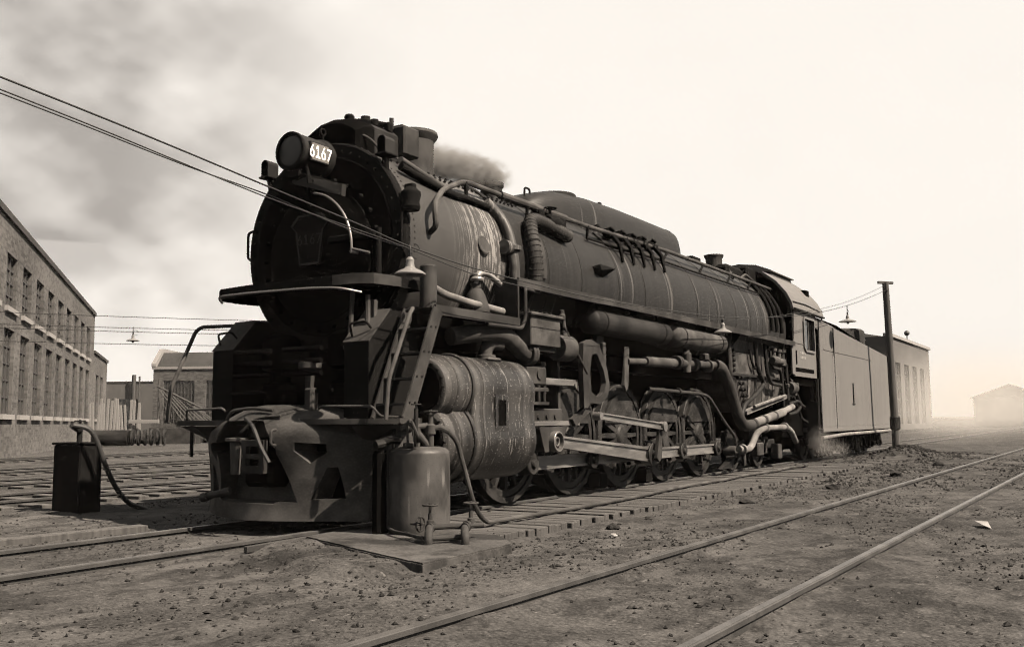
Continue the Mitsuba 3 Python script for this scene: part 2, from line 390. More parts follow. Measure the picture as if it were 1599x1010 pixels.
GF = np.vstack([np.stack([idx[:-1, :-1], idx[1:, :-1], idx[1:, 1:]], -1).reshape(-1, 3), np.stack([idx[:-1, :-1], idx[1:, 1:], idx[:-1, 1:]], -1).reshape(-1, 3)])
scene['ground'] = mikit.ply(trimesh.Trimesh(GV, GF, process=False), 'ground_dirt', smooth=True)
labels['ground'] = {'label': 'cinder strewn dirt of the railway yard', 'kind': 'structure'}

# ------------------------------------------------------------------ tracks
RAIL = [(-0.068, -0.16), (0.068, -0.16), (0.068, -0.145), (0.012, -0.13), (0.012, -0.045), (0.036, -0.035), (0.036, -0.006), (0.028, 0.0), (-0.028, 0.0), (-0.036, -0.006), (-0.036, -0.035), (-0.012, -0.045), (-0.012, -0.13), (-0.068, -0.145)]
def rails(t, xs, yc, z=0.0, ang=0.0, gauge=1.507, label=None):
    for s in (-1, 1):
        m = prism_x([(a, b+z) for a, b in RAIL], xs[0], xs[1])
        top = bx(xs[0], xs[1], -0.024, 0.024, z-0.004, z+0.0015)
        off = turned(moved(m, 0, yc+s*gauge/2, 0), ang, about=(xs[0], yc, 0)); toff = turned(moved(top, 0, yc+s*gauge/2, 0), ang, about=(xs[0], yc, 0))
        k = part(t, 'rail', off, 'rail_side'); part(k, 'head', toff, 'rail_head')
def ties(xs, yc, z, w=2.5, pitch=0.56, jit=0.06):
    out = []
    for x in np.arange(xs[0], xs[1], pitch):
        j = RNG.uniform(-jit, jit, 3)
        out.append(turned(bx(x-0.11+j[0]*0.3, x+0.11, yc-w/2+j[1], yc+w/2+j[2], z-0.12, z+RNG.uniform(-0.008, 0.012), 0.012), RNG.uniform(-1, 1), about=(x, yc, 0)))
    return out
t = thing('railway_track', 'railway track that the big steam locomotive stands on', 'track')
rails(t, (-9.0, 160), 0.0)
part(t, 'tie', ties((0.4, 60), 0, -0.125), 'old_timber', smooth=False, kind='stuff')
t = thing('railway_track', 'half buried track in the dirt nearest the camera, lower right', 'track')
rails(t, (-6.0, 150), -5.42, 0.012, ang=-2.1*0.55)
names = ['yard track with spiked rails nearest behind the locomotive pilot, left background', 'second yard track from the locomotive in the left background', 'third yard track from the locomotive in the left background', 'farthest yard track, below the stacked wheels and rack']
for lab, yc, xr in zip(names, (6.95, 11.2, 16.2, 24.5), ((-30, 120), (-40, 120), (-50, 130), (-60, 140))):
    t = thing('railway_track', lab, 'track')
    rails(t, xr, yc, 0.03)
    part(t, 'tie', ties((max(xr[0], -14), min(xr[1], 30)), yc, -0.03, jit=0.1), 'old_timber', smooth=False, kind='stuff')

# ------------------------------------------------------------------ STEAM LOCOMOTIVE
L = thing('steam_locomotive', 'huge black steam locomotive with scale streaked smokebox standing on the middle track', 'steam locomotive')
AX = 3.33
def rad_at(x): return float(np.interp(x, [0, 2.28, 2.3, 6.0, 8.2, 15.2], [1.27, 1.27, 1.245, 1.27, 1.36, 1.385]))
def on_boiler(x, deg, off=0.0):
    """a point on the near side of the boiler; deg above level"""
    r = rad_at(x)+off; a = math.radians(deg)
    return np.array([x, -r*math.cos(a), AX+r*math.sin(a)])
def nrm(deg): a = math.radians(deg); return np.array([0, -math.cos(a), math.sin(a)])

sb = part(L, 'smokebox', lathe([(0.0, 1.10), (0.0, 1.255), (0.015, 1.27), (2.26, 1.27), (2.28, 1.25), (2.28, 1.0)], 'x', (0, 0, AX), 128), 'smokebox_paint', label='smokebox side streaked with white scale')
part(sb, 'flange_ring', ringshape(1.0, 1.295, -0.035, 0.09, 'x', (0, 0, AX), 96, 0.02), 'front_black')
part(sb, 'rivet', [bolt((0.06, -1.292*math.cos(a), AX+1.292*math.sin(a)), (0, -math.cos(a), math.sin(a)), 0.017, 0.012) for a in np.arange(0, 2*np.pi, 2*np.pi/72)] +
     [bolt((x, -1.27*math.cos(a), AX+1.27*math.sin(a)), (0, -math.cos(a), math.sin(a)), 0.014, 0.010) for x in (0.19, 2.2) for a in np.arange(-0.9, 2.2, 0.06)], 'smokebox_paint', kind='stuff')
fr = part(L, 'smokebox_front', lathe([(-0.02, 1.14), (-0.05, 1.1), (-0.07, 0.84), (-0.07, 0.0)][::-1] + [(0.1, 1.14)], 'x', (0, 0, AX), 96), 'soot', label='soot black smokebox front')
part(fr, 'door', lathe([(-0.20, 0), (-0.195, 0.25), (-0.17, 0.55), (-0.13, 0.78), (-0.09, 0.84), (-0.05, 0.84)], 'x', (0, 0, AX-0.12), 80), 'soot')
for k, a in enumerate(np.arange(0, 2*np.pi, 2*np.pi/24)):
    part(fr, 'door_dog', bolt((-0.075, -0.93*math.cos(a), AX-0.12+0.93*math.sin(a)), (-1, 0, 0), 0.028, 0.05), 'front_black')
part(fr, 'flange_bolt', [bolt((-0.05, -1.19*math.cos(a), AX+1.19*math.sin(a)), (-1, 0, 0), 0.016, 0.012) for a in np.arange(0, 2*np.pi, 2*np.pi/48)], 'front_black', kind='stuff')
part(fr, 'hinge', [bx(-0.22, -0.06, -0.98, -0.25, AX-0.02, AX+0.06, 0.015), bx(-0.22, -0.06, -0.98, -0.25, AX-0.62, AX-0.54, 0.015), cyl((-0.14, -0.99, AX-0.66), (-0.14, -0.99, AX+0.1), 0.035)], 'front_black')
# keystone number plate
ks = [(-0.20, 0.33), (0.20, 0.33), (0.33, 0.20), (0.24, 0.12), (0.17, -0.33), (-0.17, -0.33), (-0.24, 0.12), (-0.33, 0.20)]
kz = AX+0.05
npl = part(L, 'number_plate', prism_x([(-a*0.95, kz+b*0.95) for a, b in ks], -0.265, -0.24), 'front_black', label='keystone shaped number plate on the smokebox door')
part(npl, 'rim', prism_x(Polygon([(-a*0.95, kz+b*0.95) for a, b in ks]).difference(Polygon([(-a*0.86, kz+b*0.87) for a, b in ks])), -0.272, -0.2655), 'number_dim')
def lettering(txt, h, bold=True):
    m = meshkit.text_mesh(txt, h, 0.004, bold); m.vertices -= (m.bounds[0]+m.bounds[1])/2*[1, 1, 0]; return m
tx = lettering('6167', 0.125, False)
part(npl, 'numeral', fixn(trimesh.Trimesh(np.c_[-0.2668-tx.vertices[:, 2], -tx.vertices[:, 0]*0.95, kz+tx.vertices[:, 1]], tx.faces, process=False)), 'number_dim', smooth=False, label='raised numerals reading 6167')
part(npl, 'bracket', bx(-0.245, -0.15, -0.06, 0.06, kz-0.1, kz+0.1), 'front_black')
# hand rails on the front
arc = [(-0.25, -0.05, AX+0.62), (-0.25, -0.26, AX+0.56), (-0.25, -0.44, AX+0.43), (-0.25, -0.58, AX+0.25), (-0.25, -0.66, AX+0.03), (-0.25, -0.67, AX-0.17)]
part(L, 'door_handrail', [tube(fillet(arc, 0.1, 3), 0.016, 8), cyl((-0.06, -0.05, AX+0.62), (-0.25, -0.05, AX+0.62), 0.016, 8), cyl((-0.1, -0.67, AX-0.17), (-0.27, -0.67, AX-0.17), 0.02, 8), cyl((-0.25, -0.67, AX-0.13), (-0.22, -0.92, AX-0.2), 0.014, 8)], 'bright_metal', label='curved bright handrail on the smokebox door')
part(L, 'grab_iron', tube([(0.05, 1.24, AX+0.36), (0.02, 1.38, AX+0.33), (0.02, 1.38, AX-0.02), (0.05, 1.26, AX-0.06)], 0.017, 8, 0.05), 'engine_black')
# headlight
HX, HZ, HRAD = -0.60, 4.40, 0.228
hl = part(L, 'headlight', lathe([(HX, 0.0), (HX, HRAD-0.015), (HX+0.015, HRAD), (HX+0.42, HRAD), (HX+0.44, HRAD+0.02), (HX+0.52, HRAD+0.02), (HX+0.54, HRAD), (HX+0.62, HRAD-0.01), (HX+0.66, 0.18), (HX+0.67, 0.0)], 'x', (0, 0, HZ), 56), 'engine_black', label='drum shaped headlight above the smokebox door')
part(hl, 'lens', lathe([(HX-0.018, 0.0), (HX-0.015, 0.1), (HX-0.008, 0.17), (HX+0.002, 0.195), (HX+0.005, 0.0)], 'x', (0, 0, HZ), 40), 'lens_glass')
part(hl, 'rim', ringshape(HRAD-0.033, HRAD+0.008, HX-0.022, HX+0.02, 'x', (0, 0, HZ), 56, 0.008), 'front_black')
part(hl, 'eye_bolt', [torus((HX+0.55, 0, HZ+0.37), 0.042, 0.014, 'y', 24, 8), cyl((HX+0.55, 0, HZ+0.18), (HX+0.55, 0, HZ+0.33), 0.016, 8), bx(HX+0.49, HX+0.61, -0.06, 0.06, HZ+0.22, HZ+0.26, 0.01)], 'front_black')
NB = part(hl, 'number_board', bx(HX+0.09, HX+0.41, -0.25, -0.14, HZ-0.13, HZ+0.115, 0.008), 'engine_black')
part(hl, 'number_board', bx(HX+0.09, HX+0.41, 0.14, 0.25, HZ-0.13, HZ+0.115, 0.008), 'engine_black')
part(NB, 'face', bx(HX+0.108, HX+0.392, -0.254, -0.2505, HZ-0.11, HZ+0.095), 'number_glass', label='glass face of the number board')
tx = lettering('6167', 0.145)
part(NB, 'numeral', fixn(trimesh.Trimesh(np.c_[HX+0.25+tx.vertices[:, 0]*0.76, -0.2545-tx.vertices[:, 2], HZ-0.008+tx.vertices[:, 1]], tx.faces, process=False)), 'number_white', smooth=False, label='white numerals reading 6167')
part(L, 'headlight_bracket', [bx(HX+0.05, -0.05, -0.10, 0.10, 4.08, 4.19, 0.02), hull([(HX+0.06, -0.16, 4.12), (HX+0.06, 0.16, 4.12), (-0.05, -0.2, 4.12), (-0.05, 0.2, 4.12), (-0.03, -0.16, 3.98), (-0.03, 0.16, 3.98), (HX+0.1, 0, 4.06)]), cyl((-0.35, -0.08, 3.75), (-0.4, -0.08, 4.1), 0.02, 8), hull([(HX+0.1, -0.16, 4.25), (HX+0.13, -0.16, 4.25), (HX+0.1, -0.2, 4.0), (HX+0.13, -0.24, 4.0), (HX+0.1, -0.14, 4.25), (HX+0.1, -0.18, 4.0)])], 'front_black')
stp = part(L, 'headlight_step', hull([(-0.52, 0.06, 4.15), (-0.50, 0.06, 4.03), (-0.35, -0.60, 3.97), (-0.35, -0.59, 3.83), (-0.27, -0.60, 3.97), (-0.27, -0.58, 3.83), (-0.42, 0.06, 4.15), (-0.42, 0.06, 4.03)]), 'dusty_black', label='dusty step plate below the headlight')
part(stp, 'bolt', [bolt((-0.44, -0.22, 4.04), (-0.9, -0.3, 0), 0.015, 0.03), bolt((-0.49, -0.04, 4.09), (-0.9, -0.3, 0), 0.015, 0.03)], 'front_black')
# feed water heater hood and stack on top
hood = [(-0.52, 4.40), (-0.515, 4.84), (-0.45, 4.90), (-0.25, 5.00), (0, 5.035), (0.25, 5.00), (0.45, 4.90), (0.515, 4.84), (0.52, 4.40)]
fh = part(L, 'feedwater_heater', C(prism_x(hood, 0.33, 0.92)), 'engine_black', label='boxy feedwater heater in front of the stack')
part(fh, 'heater_cover', hull([(0.33, y*0.998, z-0.002) for y, z in hood]+[(0.16, y*0.96, 4.4+(z-4.4)*0.93) for y, z in hood]+[(0.06, y*0.84, 4.4+(z-4.4)*0.80) for y, z in hood]), 'soot')
part(fh, 'lid', prism_x([(y*0.98, z+0.022) for y, z in hood[2:-2]], 0.38, 0.88), 'dusty_black')
part(fh, 'valve', [lathe([(0, 0.075), (0.05, 0.08), (0.07, 0.06), (0.11, 0.07), (0.14, 0.05), (0.15, 0.0)], 'z', (0.46, 0.02, 5.0), 16), bx(0.40, 0.52, -0.10, 0.02, 5.0, 5.06, 0.02)], 'front_black')
part(fh, 'valve', [lathe([(0, 0.06), (0.06, 0.08), (0.09, 0.06), (0.12, 0.06), (0.14, 0.0)], 'z', (0.50, -0.22, 4.96), 16), lathe([(0, 0.05), (0.12, 0.05), (0.13, 0.0)], 'z', (0.56, -0.32, 4.92), 12), cyl((0.5, -0.22, 5.02), (0.66, -0.42, 4.98), 0.035, 10), bx(0.62, 0.68, -0.5, -0.42, 4.88, 5.0, 0.01), cyl((0.72, -0.46, 4.86), (0.72, -0.46, 5.0), 0.025, 8)], 'front_black')
part(fh, 'pump_head', [bx(0.80, 1.12, -0.62, -0.30, 4.60, 4.99, 0.02), bx(0.84, 1.06, -0.55, -0.36, 4.99, 5.02, 0.01), cyl((0.78, -0.42, 4.95), (0.78, -0.42, 5.1), 0.03, 8)], 'dusty_black')
part(fh, 'pipe', tube([(0.10, 0.0, 4.80), (0.12, -0.35, 4.76), (0.18, -0.58, 4.66), (0.28, -0.66, 4.50), (0.5, -0.72, 4.46), (0.95, -0.70, 4.46)], 0.016, 8, 0.2), 'dusty_black')
part(L, 'smoke_stack', lathe([(4.45, 0.36), (4.62, 0.30), (4.75, 0.275), (5.08, 0.285), (5.14, 0.33), (5.17, 0.345), (5.21, 0.335), (5.21, 0.26), (4.8, 0.24), (4.8, 0.0)], 'z', (1.76, -0.02, 0), 48), 'dusty_black', label='short flared smoke stack behind the feedwater heater')
part(L, 'safety_dome', lathe([(4.5, 0.24), (4.7, 0.19), (4.84, 0.17), (4.86, 0.2), (4.92, 0.2), (4.93, 0.14)], 'z', (3.78, 0, 0), 32), 'engine_black')
# marker lamps
for s, nm in ((1, 'marker_lamp'), (-1, 'marker_lamp')):
    c = (0.0, s*0.98, 4.46)
    arch = Point(c[1], c[2]+0.04).buffer(0.062, 12).union(sbox(c[1]-0.062, c[2]-0.11, c[1]+0.062, c[2]+0.04))
    ml = part(L, nm, [prism_x(arch, -0.09, 0.09)], 'engine_black')
    part(ml, 'lens', prism_x(arch.buffer(-0.012), -0.098, -0.091), 'soot')
    part(ml, 'bracket', [bx(-0.11, 0.11, c[1]-0.09, c[1]+0.09, c[2]-0.14, c[2]-0.111, 0.008), cyl((0.04, c[1]-s*0.03, c[2]-0.45), (0.0, c[1], c[2]-0.15), 0.035, 8), cyl((0.04, c[1]-s*0.12, c[2]-0.3), (0.0, c[1]-s*0.04, c[2]-0.15), 0.018, 8)], 'front_black')
# classification style lantern bracket on the near front (gauge bracket)
part(L, 'lantern_bracket', [bx(-0.02, 0.06, -1.40, -1.26, 3.62, 3.94, 0.015), lathe([(3.62, 0.10), (3.66, 0.115), (3.72, 0.10), (3.80, 0.12), (3.84, 0.115), (3.90, 0.05), (3.92, 0)], 'z', (0.02, -1.34, 0), 20), tube([(-0.1, -1.3, 3.58), (-0.1, -1.3, 3.2), (0.0, -1.28, 3.08)], 0.014, 8, 0.04)], 'front_black')

# boiler shell
part(L, 'boiler', lathe([(2.28, 1.1), (2.285, 1.245), (6.0, 1.27), (8.2, 1.36), (15.05, 1.385), (15.05, 1.2)], 'x', (0, 0, AX), 128), 'boiler_paint', label='long boiler with faintly streaked jacket')
for x, w in ((3.42, .02), (4.45, .05), (5.75, .02), (6.75, .02), (7.9, .05), (9.1, .02), (10.2, .05), (11.35, .02), (12.35, .05), (13.2, .02)):
    r = rad_at(x)
    part(L, 'boiler_band', ringshape(r-0.02, r+0.008, x-w/2, x+w/2, 'x', (0, 0, AX), 96, 0.003), 'boiler_paint')
for x in (13.75, 14.15, 14.55):   # pipes bent over the firebox
    pts = [on_boiler(x+0.0, d, 0.05) for d in np.linspace(-4, 72, 14)]
    part(L, 'firebox_pipe', tube(pts, 0.045, 8), 'front_black')
part(L, 'stay_cap_strip', [hull([on_boiler(x, d, o) for x in (3.05, 3.30) for d in (-5, 33) for o in (-0.05,)] + [on_boiler(x, d, 0.03) for x in (3.05, 3.30) for d in np.linspace(-5, 33, 8)]),] +
     [bolt(on_boiler(3.17, d, 0.03), nrm(d), 0.03, 0.025) for d in np.linspace(-3, 30, 9)], 'dusty_black')
part(L, 'smokebox_seam', ringshape(1.22, 1.30, 2.26, 2.36, 'x', (0, 0, AX), 96, 0.015), 'engine_black')
part(L, 'rivet_row', [bolt(on_boiler(x, 52+ (x-1.2)*1.0, 0.0), nrm(52), 0.02, 0.03) for x in np.arange(0.9, 3.3, 0.11)] + [bolt(on_boiler(x, 60, 0.0), nrm(60), 0.02, 0.03) for x in np.arange(0.5, 3.6, 0.13)], 'engine_black', kind='stuff')
part(L, 'gauge_plate', [lathe([(0.0, 0.13), (0.02, 0.13), (0.03, 0.115), (0.025, 0.10), (0.03, 0.05), (0.03, 0)], 'y', (0, 0, 0), 28).apply_transform(trimesh.geometry.align_vectors([0, 1, 0], nrm(14))).apply_translation(on_boiler(1.65, 6, -0.002))], 'lagging', label='round maker plate on the smokebox side')
# sand dome
def long_dome(xs, tops, ws, z0, nseg=28, sup=4.2):
    V, F = [], []; a = np.linspace(0, np.pi, nseg+1)
    for x, t, w in zip(xs, tops, ws):
        c, s = np.cos(a), np.sin(a)
        V += [(x, w*np.sign(ci)*abs(ci)**(2/sup), z0+(t-z0)*abs(si)**(2/sup)) for ci, si in zip(c, s)]
    n = nseg+1
    for i in range(len(xs)-1):
        for j in range(nseg):
            F += [(i*n+j, i*n+j+1, (i+1)*n+j+1), (i*n+j, (i+1)*n+j+1, (i+1)*n+j)]
        F += [(i*n, (i+1)*n, (i+1)*n+nseg), (i*n, (i+1)*n+nseg, i*n+nseg)]
    for i, o in ((0, 1), (len(xs)-1, -1)):
        for j in range(1, nseg): F.append((i*n, i*n+j, i*n+j+1)[::o])
    m = trimesh.Trimesh(V, F, process=False); trimesh.repair.fix_normals(m); return fixn(m)
dxs = [4.30, 4.36, 4.5, 4.75, 5.1, 5.6, 6.3, 7.5, 9.0, 9.9, 10.25, 10.38, 10.42]
sd = part(L, 'sand_dome', long_dome(dxs, [4.62, 4.74, 4.84, 4.95, 5.04, 5.10, 5.15, 5.19, 5.20, 5.20, 5.19, 5.13, 5.02], [0.2, 0.34, 0.42, 0.48, 0.53, 0.56, 0.58, 0.58, 0.58, 0.58, 0.57, 0.53, 0.48], 4.2), 'boiler_paint', label='long low sand dome along the top of the boiler', smooth=50)
part(sd, 'hatch', lathe([(4.95, 0.40), (5.095, 0.40), (5.11, 0.385), (5.115, 0)], 'z', (5.75, -0.02, 0.0), 36), 'engine_black')
part(sd, 'hatch', bx(8.2, 9.4, -0.22, 0.22, 5.17, 5.235, 0.02), 'engine_black')
part(sd, 'grab', tube([(4.55, -0.15, 4.80), (4.55, -0.15, 5.0), (4.72, -0.15, 5.0), (4.72, -0.15, 4.88)], 0.018, 8, 0.06), 'front_black')
part(sd, 'lug', [bx(10.1, 10.4, -0.3, -0.2, 5.12, 5.21, 0.01), bx(6.9, 7.0, -0.35, -0.3, 5.1, 5.18, 0.01)], 'front_black')
# sand traps cluster
mf = part(L, 'sand_valve_plate', hull([on_boiler(x, d, o) for x in (5.75, 7.95) for d in (38, 53) for o in (-0.03, 0.04)]), 'engine_black')
for i, x in enumerate((6.0, 6.42, 6.84, 7.26, 7.68)):
    sv = part(L, 'sand_valve', [lathe([(0, 0.05), (0.06, 0.085), (0.14, 0.09), (0.2, 0.05), (0.24, 0.06), (0.26, 0)], 'z', (0, 0, 0), 14).apply_transform(trimesh.geometry.align_vectors([0, 0, 1], nrm(47))).apply_translation(on_boiler(x, 47, 0.02)),
        cyl(on_boiler(x-0.1, 49, 0.12), on_boiler(x+0.16, 45, 0.16), 0.045, 10), tube([on_boiler(x, 43, 0.16), on_boiler(x+0.05, 36, 0.14), on_boiler(x+0.1, 24, 0.02)], [0.05, 0.04, 0.025], 8), tube([on_boiler(x-0.05, 51, 0.1), on_boiler(x-0.08, 56, 0.16), on_boiler(x-0.02, 62, 0.05)], 0.03, 8)], 'front_black')
part(L, 'washout_step', hull([on_boiler(4.85, 13, 0.0), on_boiler(5.35, 13, 0.0), on_boiler(4.9, 8, 0.0), on_boiler(5.15, 6, 0.0), on_boiler(4.88, 13, 0.13), on_boiler(5.38, 12, 0.15), on_boiler(4.88, 9, 0.13)]), 'front_black')
# handrail and its stanchions
HR = [(0.48, -1.27, 3.44), (0.45, -1.39, 3.50), (0.44, -1.37, 3.78), (0.95, -1.12, 4.09), (1.62, -0.98, 4.36), (3.25, -0.99, 4.34), (5.2, -1.01, 4.34), (8.5, -1.05, 4.40), (15.0, -1.05, 4.40)]
hr = part(L, 'handrail', tube(HR, 0.036, 10, 0.16), 'lagging', label='pale handrail pipe running the length of the boiler')
part(hr, 'stanchion', [cyl((x, -1.0-0.005*x, 4.35), on_boiler(x+0.05, 38, -0.02), 0.026, 8) for x in (1.62, 3.2, 5.1)] + [cyl((x, -1.05, 4.39), on_boiler(x-0.35, 37, -0.02), 0.024, 8) for x in (8.4, 10.3, 12.0, 13.4)], 'front_black')
part(hr, 'sleeve', cyl((2.5, -0.99, 4.345), (4.4, -1.0, 4.338), 0.058, 10), 'lagging')
part(L, 'bell_cord_pipe', tube([on_boiler(5.0, 37, 0.05), on_boiler(7.9, 35, 0.05), on_boiler(9.5, 34, 0.05), on_boiler(13.7, 34, 0.05)], 0.02, 8), 'front_black')
# pipes over the smokebox shoulder
part(L, 'shoulder_pipe', tube([(0.28, -0.98, 4.26), (0.7, -1.02, 4.17), (1.15, -1.07, 4.08), (1.6, -1.06, 4.10), (2.08, -1.08, 4.06)], 0.05, 12, 0.2), 'front_black')
part(L, 'flaking_pipe', tube([(0.42, -0.86, 4.40), (0.8, -0.88, 4.31), (1.1, -0.90, 4.24), (1.35, -0.93, 4.19)], 0.042, 12, 0.2), 'lagging')
part(L, 'steam_branch_pipe', [tube([(2.02, -1.06, 4.14), (2.2, -1.14, 4.0), (2.24, -1.27, 3.78), (2.26, -1.36, 3.4), (2.28, -1.36, 3.02)], 0.075, 12, 0.2), ringshape(0.05, 0.12, -0.035, 0.035, 'z', (2.26, -1.345, 3.5), 20, 0.01), lathe([(-0.1, 0.1), (0.1, 0.1)], 'x', (2.16, -1.32, 3.5), 16)], 'smokebox_paint')
bigp = [(2.86, -1.33, 2.98), (2.83, -1.38, 3.4), (2.85, -1.28, 3.85), (3.05, -1.15, 4.08), (3.4, -1.12, 4.10), (3.8, -1.16, 4.04), (4.15, -1.18, 3.99)]
fp = part(L, 'lagged_feed_pipe', tube(bigp, 0.10, 16, 0.22), 'dusty_black', label='thick wrapped pipe bent over the boiler shoulder')
P0 = fillet([np.array(q) for q in bigp], 0.22, 5)
part(fp, 'wrap', [torus((0, 0, 0), 0.1, 0.008, 'z', 16, 5).apply_transform(trimesh.geometry.align_vectors([0, 0, 1], (np.array(b)-a)/np.linalg.norm(np.array(b)-a))).apply_translation((np.array(a)+b)/2) for A, B in zip(P0, P0[1:]) for a, b in [(A+(B-A)*u0, A+(B-A)*(u0+0.02)) for u0 in np.arange(0.05, 0.95, max(0.05, 0.075/max(np.linalg.norm(B-A), 1e-6)))]], 'engine_black', kind='stuff')
part(L, 'check_valve', [lathe([(-0.16, 0.09), (-0.1, 0.13), (0.05, 0.13), (0.1, 0.09), (0.2, 0.1), (0.24, 0)], 'x', (3.75, -1.12, 4.14), 16), wheel_valve((3.7, -1.12, 4.36), 0.09), bx(3.9, 4.15, -1.16, -0.95, 4.08, 4.28, 0.03), bx(3.45, 3.6, -1.1, -0.9, 4.15, 4.32, 0.03)], 'front_black')
part(L, 'injector_pipe', tube([(0.62, -1.2, 2.80), (0.74, -1.32, 2.70), (1.2, -1.38, 2.64), (1.9, -1.40, 2.60)], 0.048, 12, 0.12), 'pale_lagging', label='pale lagged pipe beside the front platform')
# dome like lubricating apparatus beside smokebox
part(L, 'turbo_generator', [lathe([(2.55, 0.18), (2.62, 0.175), (2.78, 0.12), (2.84, 0.09), (2.88, 0.05), (2.92, 0)], 'z', (1.45, -1.28, 0), 24), lathe([(-0.05, 0.07), (0.12, 0.07), (0.14, 0.05), (0.16, 0)], 'z', (1.45, -1.28, 2.92), 16)], 'dusty_black', label='dome shaped apparatus on the front platform')
part(L, 'brass_elbow', [tube([(1.42, -1.30, 2.92), (1.44, -1.32, 3.06), (1.62, -1.34, 3.08), (1.95, -1.34, 2.97)], 0.04, 12, 0.08), torus((1.42, -1.32, 2.98), 0.06, 0.03, 'z', 16, 8)], 'brass', label='bright elbow pipe on the front platform')
# front deck of the smokebox
dk = [(-0.62, y) for y in (0,)]
deckp = Polygon([(-0.10, 1.38), (-0.48, 1.34), (-0.62, 1.15), (-0.68, 0.6), (-0.70, 0), (-0.68, -0.6), (-0.62, -1.05), (-0.50, -1.22), (-0.10, -1.30), (0.3, -1.3), (0.3, 1.3)])
part(L, 'smokebox_platform', [prism_z(deckp, 2.80, 2.82), prism_z(deckp.difference(deckp.buffer(-0.03)), 2.70, 2.80)], 'front_black', label='curved platform under the smokebox door')
part(L, 'platform_edge_plate', hull([(-0.665, -0.75, 2.705), (-0.665, -0.75, 2.825), (-0.635, -1.05, 2.705), (-0.635, -1.05, 2.825), (-0.51, -1.235, 2.705), (-0.51, -1.235, 2.825), (-0.12, -1.315, 2.705), (-0.12, -1.315, 2.825), (-0.12, -1.29, 2.705), (-0.62, -0.75, 2.825), (-0.62, -0.75, 2.705)]), 'dusty_black')
part(L, 'platform_rail', tube([(-0.55, 1.2, 2.66), (-0.83, 0.95, 2.69), (-0.88, 0.3, 2.68), (-0.88, -0.6, 2.66), (-0.84, -1.0, 2.64), (-0.62, -1.15, 2.60)], 0.015, 8, 0.15), 'bright_metal', label='thin handrail under the front platform')
part(L, 'platform_stanchion', [cyl((-0.5, -0.92, 2.70), (-0.5, -0.86, 1.9), 0.028, 8), cyl((-0.42, -1.07, 2.6), (-0.42, -1.07, 2.05), 0.03, 8), bx(-0.54, -0.46, -0.97, -0.80, 1.98, 2.03, 0.01), bx(-0.36, -0.30, -1.12, -1.02, 2.2, 2.55, 0.01)], 'lagging')
# air pump shields
for s in (1, -1):
    sh = prism_y([(-0.62, 1.2), (-0.62, 2.06), (-0.26, 2.43), (0.25, 2.43), (0.25, 1.2)], -0.18, 0.18)
    k = part(L, 'pump_shield', moved(sh, 0, s*1.08, 0), 'front_black' if s > 0 else 'front_black', label='sloped sheet metal shield over the air pump')
    part(k, 'sloped_plate', hull([(-0.635, s*1.08-0.19, 2.055), (-0.635, s*1.08+0.19, 2.055), (-0.265, s*1.08-0.19, 2.445), (-0.265, s*1.08+0.19, 2.445), (-0.625, s*1.08-0.19, 2.045), (-0.625, s*1.08+0.19, 2.045), (-0.255, s*1.08-0.19, 2.435), (-0.255, s*1.08+0.19, 2.435)]), 'dusty_black')
    part(k, 'grab_iron', tube([(-0.58, s*1.08+0.1, 2.12), (-0.62, s*1.08+0.1, 2.26), (-0.58, s*1.08-0.1, 2.28), (-0.52, s*1.08-0.13, 2.2)], 0.013, 8, 0.04), 'front_black')
    part(L, 'air_pump', [lathe([(1.25, 0.0), (1.25, 0.22), (1.62, 0.22), (1.66, 0.12), (1.78, 0.12), (1.82, 0.24), (2.18, 0.24), (2.24, 0.15), (2.28, 0)], 'z', (-0.15, s*0.55, 0), 28), lathe([(1.25, 0.2), (1.6, 0.2), (1.66, 0.1), (1.8, 0.1), (1.84, 0.2), (2.15, 0.2), (2.22, 0)], 'z', (0.2, s*0.15, 0), 24)], 'soot')
part(L, 'cylinder_saddle', [bx(0.3, 2.2, -0.95, 0.95, 0.75, 2.12, 0.05), bx(-0.1, 0.4, -0.75, 0.75, 1.2, 1.9, 0.04), prism_x([(-1.05, 1.1), (1.05, 1.1), (0.9, 1.85), (1.0, 2.5), (-1.0, 2.5), (-0.9, 1.85)], 0.55, 2.05), bx(-0.72, 0.4, -0.62, -0.46, 0.7, 1.2), bx(-0.72, 0.4, 0.46, 0.62, 0.7, 1.2)], 'soot')
part(L, 'cooler_pipe', [cyl((-0.72, y, z), (-0.72, y-0.6, z), 0.03, 10) for y in (0.75, -0.05) for z in (1.72, 1.86, 2.0)] + [bx(-0.72, -0.68, -0.8, 0.9, 1.5, 1.54)], 'soot')
part(L, 'relief_valve', [lathe([(1.2, 0.05), (1.75, 0.055), (1.78, 0.13), (1.84, 0.13), (1.86, 0)], 'z', (-0.66, -0.42, 0), 16), bx(-0.78, -0.66, -0.56, -0.44, 1.25, 1.55, 0.02)], 'dusty_black', label='capped valve standing on the pilot deck')
part(L, 'pump_drum', lathe([(1.55, 0.0), (1.55, 0.19), (1.6, 0.21), (2.0, 0.215), (2.1, 0.17), (2.16, 0.08), (2.26, 0.06), (2.3, 0.0)], 'z', (0.42, -0.88, 0), 28), 'dusty_black', label='dusty air drum behind the front ladder')
part(L, 'pump_drum_fitting', [torus((0.42, -0.90, 2.36), 0.07, 0.014, 'y', 18, 6), tube([(0.30, -1.0, 2.2), (0.24, -1.0, 2.26), (0.32, -1.0, 2.3)], 0.018, 8, 0.03)], 'engine_black')
